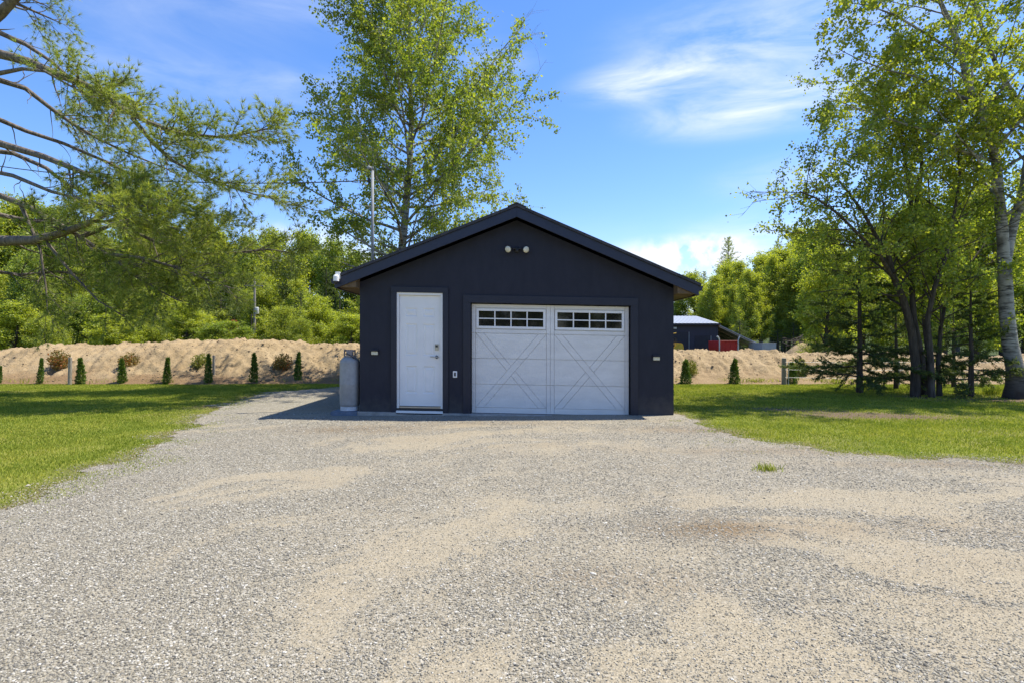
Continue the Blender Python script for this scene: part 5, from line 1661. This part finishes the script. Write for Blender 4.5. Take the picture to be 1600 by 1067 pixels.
def woods():
    P = {}
    P['bright'] = (wood_tree('leafy_tree', 101, 9.5, 2.5, M['woodleaf']), 9.5)
    P['bright2'] = (wood_tree('leafy_tree', 102, 11, 2.3, M['woodleaf'], 27000, 0.15, shape='cone', bark='birchbark'), 11)
    P['dark'] = (wood_tree('leafy_tree', 103, 10, 2.8, M['woodleaf2'], 27000), 10)
    P['lime'] = (wood_tree('leafy_tree', 104, 5, 1.7, M['limeleaf'], 13000, 0.03, 0.085), 5)
    P['spruce'] = (wood_conifer('spruce_tree', 111, 9, 1.9, M['spruce'], -0.15, 6, 0.16, 0.05, 0.03), 9)
    P['pine'] = (wood_conifer('pine_tree', 112, 13, 2.8, M['needle'], 0.1, 4, 0.22, 0.035, 0.25), 13)
    used = set()
    desc = {'bright': 'bright green leafy tree', 'bright2': 'slender pale stemmed leafy tree', 'dark': 'deeper green leafy tree', 'lime': 'low lime green sapling', 'spruce': 'dark spruce', 'pine': 'ragged topped pine'}
    def put(kind, px, top, Y, where, grp, label=None, wide=1.0):
        root, H0 = P[kind]
        o = root if kind not in used else copy_tree(root)
        used.add(kind)
        x = (px - 800) / F * Y
        z = float(terrain_z(np.array([x]), np.array([float(Y)]))[0])
        h = CAM_H + (HY - top) / F * Y - z
        s = h / H0
        w_ = max(s, 0.75) * wide
        o.location = (x, Y, z); o.scale = (w_, w_, s); o.rotation_euler = (0, 0, px * 0.37)
        tag(o, label or f'{desc[kind]} {where}', 'tree', grp if not label else None)
    r = random.Random(4)
    LW, LG = 'in the wood behind the left mound', 'trees of the wood behind the left mound'
    # left wood: front row, middle rows, back row
    x = -140
    while x < 600:
        k = r.choice(['bright', 'bright', 'dark', 'bright2', 'dark', 'bright'])
        put(k, x, np.interp(x, [-140, 0, 150, 330, 450, 600], [295, 308, 332, 352, 368, 384]) + r.uniform(-16, 22), 52 + r.uniform(-3, 5), LW, LG); x += r.uniform(24, 38)
    x = -110
    while x < 340:
        k = r.choice(['bright', 'dark', 'bright', 'lime', 'bright2'])
        put(k, x, (468 if k == 'lime' else 400) + r.uniform(-22, 25), 41 + r.uniform(-3, 4), LW, LG); x += r.uniform(40, 62)
    for px, top, k, Y in ((20, 470, 'bright', 34), (75, 497, 'lime', 33), (140, 455, 'dark', 36), (185, 490, 'bright', 33), (245, 508, 'lime', 33), (290, 470, 'bright', 36), (345, 500, 'dark', 34), (425, 475, 'bright2', 37), (505, 460, 'bright', 38), (545, 490, 'bright', 35), (230, 450, 'bright', 38), (-40, 480, 'dark', 35), (560, 440, 'bright2', 42), (480, 430, 'bright2', 44), (420, 425, 'bright', 45)):
        put(k, px, top, Y + r.uniform(-1, 1), 'low behind the crest of the left mound', 'saplings behind the crest of the left mound')
    for px, top, Y in ((455, 395, 46), (470, 455, 41), (345, 440, 42), (510, 420, 47), (255, 440, 45), (60, 420, 44), (322, 470, 38)):
        put('spruce', px, top, Y, 'among the leafy trees behind the left mound', 'spruces behind the left mound')
    put('lime', 443, 478, 37, '', '', 'lime green sapling beside the dark spruce left of the propane cylinder', 0.9)
    put('lime', 470, 498, 35, '', '', 'low lime sapling just above the mound by the cedar', 0.9)
    x = -430
    while x < -150:
        put(r.choice(['bright', 'dark', 'bright2']), x, 345 + r.uniform(-15, 25), 50 + r.uniform(-5, 5), 'in the wood far to the left beyond the pine trunk', 'trees of the wood far to the left'); x += r.uniform(34, 50)
    x = 610
    while x < 1060:
        put(r.choice(['bright', 'dark', 'bright2']), x, 452 + r.uniform(-6, 18), 66 + r.uniform(-3, 5), 'in the wood hidden behind the garage', 'trees of the wood behind the garage'); x += r.uniform(22, 34)
    # right wood
    RW, RG = 'on the slope beyond the barn', 'trees on the slope beyond the barn'
    x = 1085
    while x < 1330:
        k = r.choice(['bright2', 'bright', 'bright2', 'bright'])
        put(k, x, np.interp(x, [1085, 1120, 1150, 1200, 1260, 1330], [422, 402, 390, 378, 356, 325]) + r.uniform(-8, 20), 66 + r.uniform(-3, 6), RW, RG, wide=1.15); x += r.uniform(13, 22)
    for px, top, Y in ((1100, 425, 82), (1138, 372, 84), (1215, 378, 88), (1280, 345, 86)):
        put('pine', px, top, Y, '', '', {1100: 'small ragged pine showing just right of the garage eave', 1138: 'tall dark pine standing out on the skyline right of the garage', 1215: 'pine top on the skyline above the slender trees', 1280: 'pine half hidden behind the multi stemmed tree crown'}[px])
    for px, top in ((1172, 412), (1205, 388), (1232, 394), (1190, 420), (1222, 430), (1160, 440), (1246, 410)):
        put('bright2', px, top, 58 + r.uniform(-2, 3), '', '', None) if False else put('bright2', px, top, 58 + r.uniform(-2, 3), 'in the bright clump right of the lean-to', 'slender trees right of the lean-to')
    for px, top in ((1110, 478), (1140, 470), (1160, 485)):
        put('bright', px, top, 63, 'low behind the barn roof', 'low trees behind the barn roof')
    for px, top, lab in ((1156, 500, 'dark low spruce behind the lean-to roof'), (1215, 515, 'squat dark spruce beside the white box trailer'), (1240, 505, 'dark spruce at the foot of the bright clump')):
        put('spruce', px, top, 54, '', '', lab)
    x = 1250
    while x < 1700:
        k = r.choice(['bright', 'dark', 'bright2', 'dark'])
        put(k, x, np.interp(x, [1250, 1300, 1400, 1500, 1700], [375, 330, 290, 270, 260]) + r.uniform(-15, 35), 50 + r.uniform(-4, 8), 'behind the multi stemmed tree and the birch', 'trees behind the right hand lawn trees'); x += r.uniform(32, 50)
    x = 1290
    while x < 1700:
        k = r.choice(['bright', 'dark', 'lime', 'dark'])
        put(k, x, (450 if k == 'lime' else 400) + r.uniform(-30, 30), 34 + r.uniform(-3, 5), 'behind the multi stemmed tree and the birch', 'trees behind the right hand lawn trees'); x += r.uniform(48, 72)
    put('lime', 1288, 518, 34, '', '', 'low green sapling on the right mound behind the dark spruce', 1.0)
    # unseen trees added behind the viewer to darken reflections in the door panes
    for X, Y in ((-9, -17), (-4, -19), (1, -18), (6, -20), (11, -17), (16, -19)):
        o = copy_tree(P['dark'][0]); o.location = (X, Y, 0); o.scale = (1.1, 1.1, 0.85); o.rotation_euler = (0, 0, X)
        tag(o, 'leafy tree added unseen behind the viewer to darken the door pane reflections', 'tree', 'trees added behind the viewer')
    for k, (rt, _) in P.items():
        if k not in used: print('unused proto', k)
    # rust coloured dead young conifer
    S = np.random.default_rng(8)
    Y = 36; x = (366 - 800) / F * Y
    root = thing('dead_conifer', (x, Y, 0), 'rust red dead young conifer behind the mound left of the utility pole', 'tree')
    m = MB(); m.tube([(0, 0, -.1), (0.03, 0, 1.5), (0, 0, 3.0)], [.05, .04, .015], 7); m.build('trunk', M['bark'], root)
    n = 1400
    z = 0.7 + 2.1 * S.random(n); a = S.random(n) * 6.28; rad = (0.55 * (1.1 - (z - .7) / 2.3)) * S.random(n) ** .6
    C = np.stack([np.cos(a) * rad, np.sin(a) * rad, z - 0.25 * rad], -1); D = np.stack([np.cos(a), np.sin(a), a * 0 - .3], -1)
    needles('crown', S, C, D, 0.14, 3, 0.03, M['deadred'], root, .6)


woods()


# brush pile and bare earth at the foot of the slope on the right
def right_bits():
    r = np.random.default_rng(12)
    Y = 44; c = W(1268, 520, Y)
    m = MB()
    for k in range(46):
        a = r.random() * 3.14; L = 0.6 + 1.6 * r.random()
        p = np.array([c[0] + r.normal(0, 1.0), Y + r.normal(0, .4), max(0.1, 1.25 + r.random() * 0.55)])
        d = np.array([math.cos(a) * L, r.normal(0, .3), r.normal(0, .25)])
        m.tube([p - d / 2, p + d / 2 * .3 + [0, 0, .04], p + d / 2], [.03, .03, .012], 5)
    for k in range(60):
        a = r.random() * 3.14; L = 0.8 + 1.8 * r.random()
        p = np.array([c[0] + r.normal(0, 1.0), Y + r.normal(0, .4), r.random() * 1.4])
        d = np.array([math.cos(a) * L, r.normal(0, .3), r.normal(0, .25)])
        m.tube([p - d / 2, p + d / 2], [.06, .03], 5)
    o = m.build('brush_pile', M['bark'], None); tag(o, 'grey heap of cut branches behind the right mound near the spruce', 'brush pile', kind=None)
    xs = np.linspace(-2.2, 2.2, 45); ys = np.linspace(-1.6, 1.6, 33)
    X, Yg = np.meshgrid(xs, ys)
    Z = 1.42 * np.clip(1 - (X / 2.1) ** 2 - (Yg / 1.5) ** 2, 0, 1) ** 0.55 * (0.85 + .3 * fbm(X * 1.5 + 9, Yg * 1.5 + 9, 4)) - .02
    nx = 45; i = np.arange(32)[:, None] * nx; k = np.arange(44)[None, :]
    Fq = np.stack([i + k, i + k + 1, i + nx + k + 1, i + nx + k], -1).reshape(-1, 4)
    o = mesh_np('sand_heap', np.stack([X, Yg, Z], -1).reshape(-1, 3), [Fq], M['sand'], attrs={'foot': (Z * 0).ravel()}, loc=((1268 - 800) / F * 40, 40, 0))
    tag(o, kind='structure')
    # weed in the drive
    g = G(1198, 737); q = np.random.default_rng(2); n = 130
    o = blades(q.normal(0, .07, n), q.normal(0, .05, n), np.zeros(n) + 0.01, 0.03 + .06 * q.random(n), np.full(n, 0.008), q, M['grass'], 'weed_tuft')
    o.location = (g[0], g[1], 0.012); tag(o, 'lone tuft of grass growing in the gravel on the right', 'weed')
    g = G(1560, 622); n = 260
    o = blades(q.normal(0, .16, n), q.normal(0, .1, n), np.zeros(n), 0.10 + .2 * q.random(n), np.full(n, 0.02), q, M['grass'], 'weed_tuft')
    o.location = ((1555 - 800) / F * 15.2, 15.2, 0); tag(o, 'tall green weeds at the foot of the white birch', 'weed')


def clods_and_flowers():
    r = np.random.default_rng(77)
    n = 5200
    X = (r.random(n) * 2 - 1) * 24; Y = 18.7 + 4.6 * r.random(n)
    Z = mound_z(X, Y)
    ok = (Z > 0.08) & (fbm(X * 0.9, Y * 0.9, 3) + 0.25 * r.random(n) > 0.56)
    X, Y, Z = X[ok], Y[ok], Z[ok]; n = len(X)
    base = np.array([[1, 0, 0], [0, 1, 0], [-1, 0, 0], [0, -1, 0], [0, 0, 1], [0, 0, -.8]], float)
    fc = np.array([[0, 1, 4], [1, 2, 4], [2, 3, 4], [3, 0, 4], [1, 0, 5], [2, 1, 5], [3, 2, 5], [0, 3, 5]])
    sz = 0.012 + 0.036 * r.random(n) ** 3
    v = base[None] * (0.6 + 0.8 * r.random((n, 6, 3))) * np.stack([sz * 1.3, sz, sz * .8], -1)[:, None, :]
    V = (v + np.stack([X, Y, Z], -1)[:, None, :]).reshape(-1, 3)
    o = mesh_np('dirt_clods', V, [(np.arange(n)[:, None, None] * 6 + fc[None]).reshape(-1, 3)], M['clod'])
    tag(o, 'dark clods and stones strewn on the face of the sand mound', 'clods', kind='stuff')
    n = 260
    Y = 5 + 13 * r.random(n); X = (r.random(n) * 2 - 1) * Y * 0.95
    ok = (drive_sd(X, Y) < -0.3) & (fbm(X * .6, Y * .6, 2) > 0.5) & ~((np.abs(X) < 3.3) & (Y > 10))
    X, Y = X[ok], Y[ok]; n = len(X)
    v = base[None] * np.array([0.014, 0.014, 0.006]) * np.ones((n, 1, 1)) + np.stack([X, Y, 0.045 + 0.02 * r.random(n)], -1)[:, None, :]
    o = mesh_np('dandelions', v.reshape(-1, 3), [(np.arange(n)[:, None, None] * 6 + fc[None]).reshape(-1, 3)], M['dandelion'])
    tag(o, 'scattered yellow dandelion heads in the lawn', 'flowers', kind='stuff')


right_bits()
clods_and_flowers()
build_stones(); build_grass()
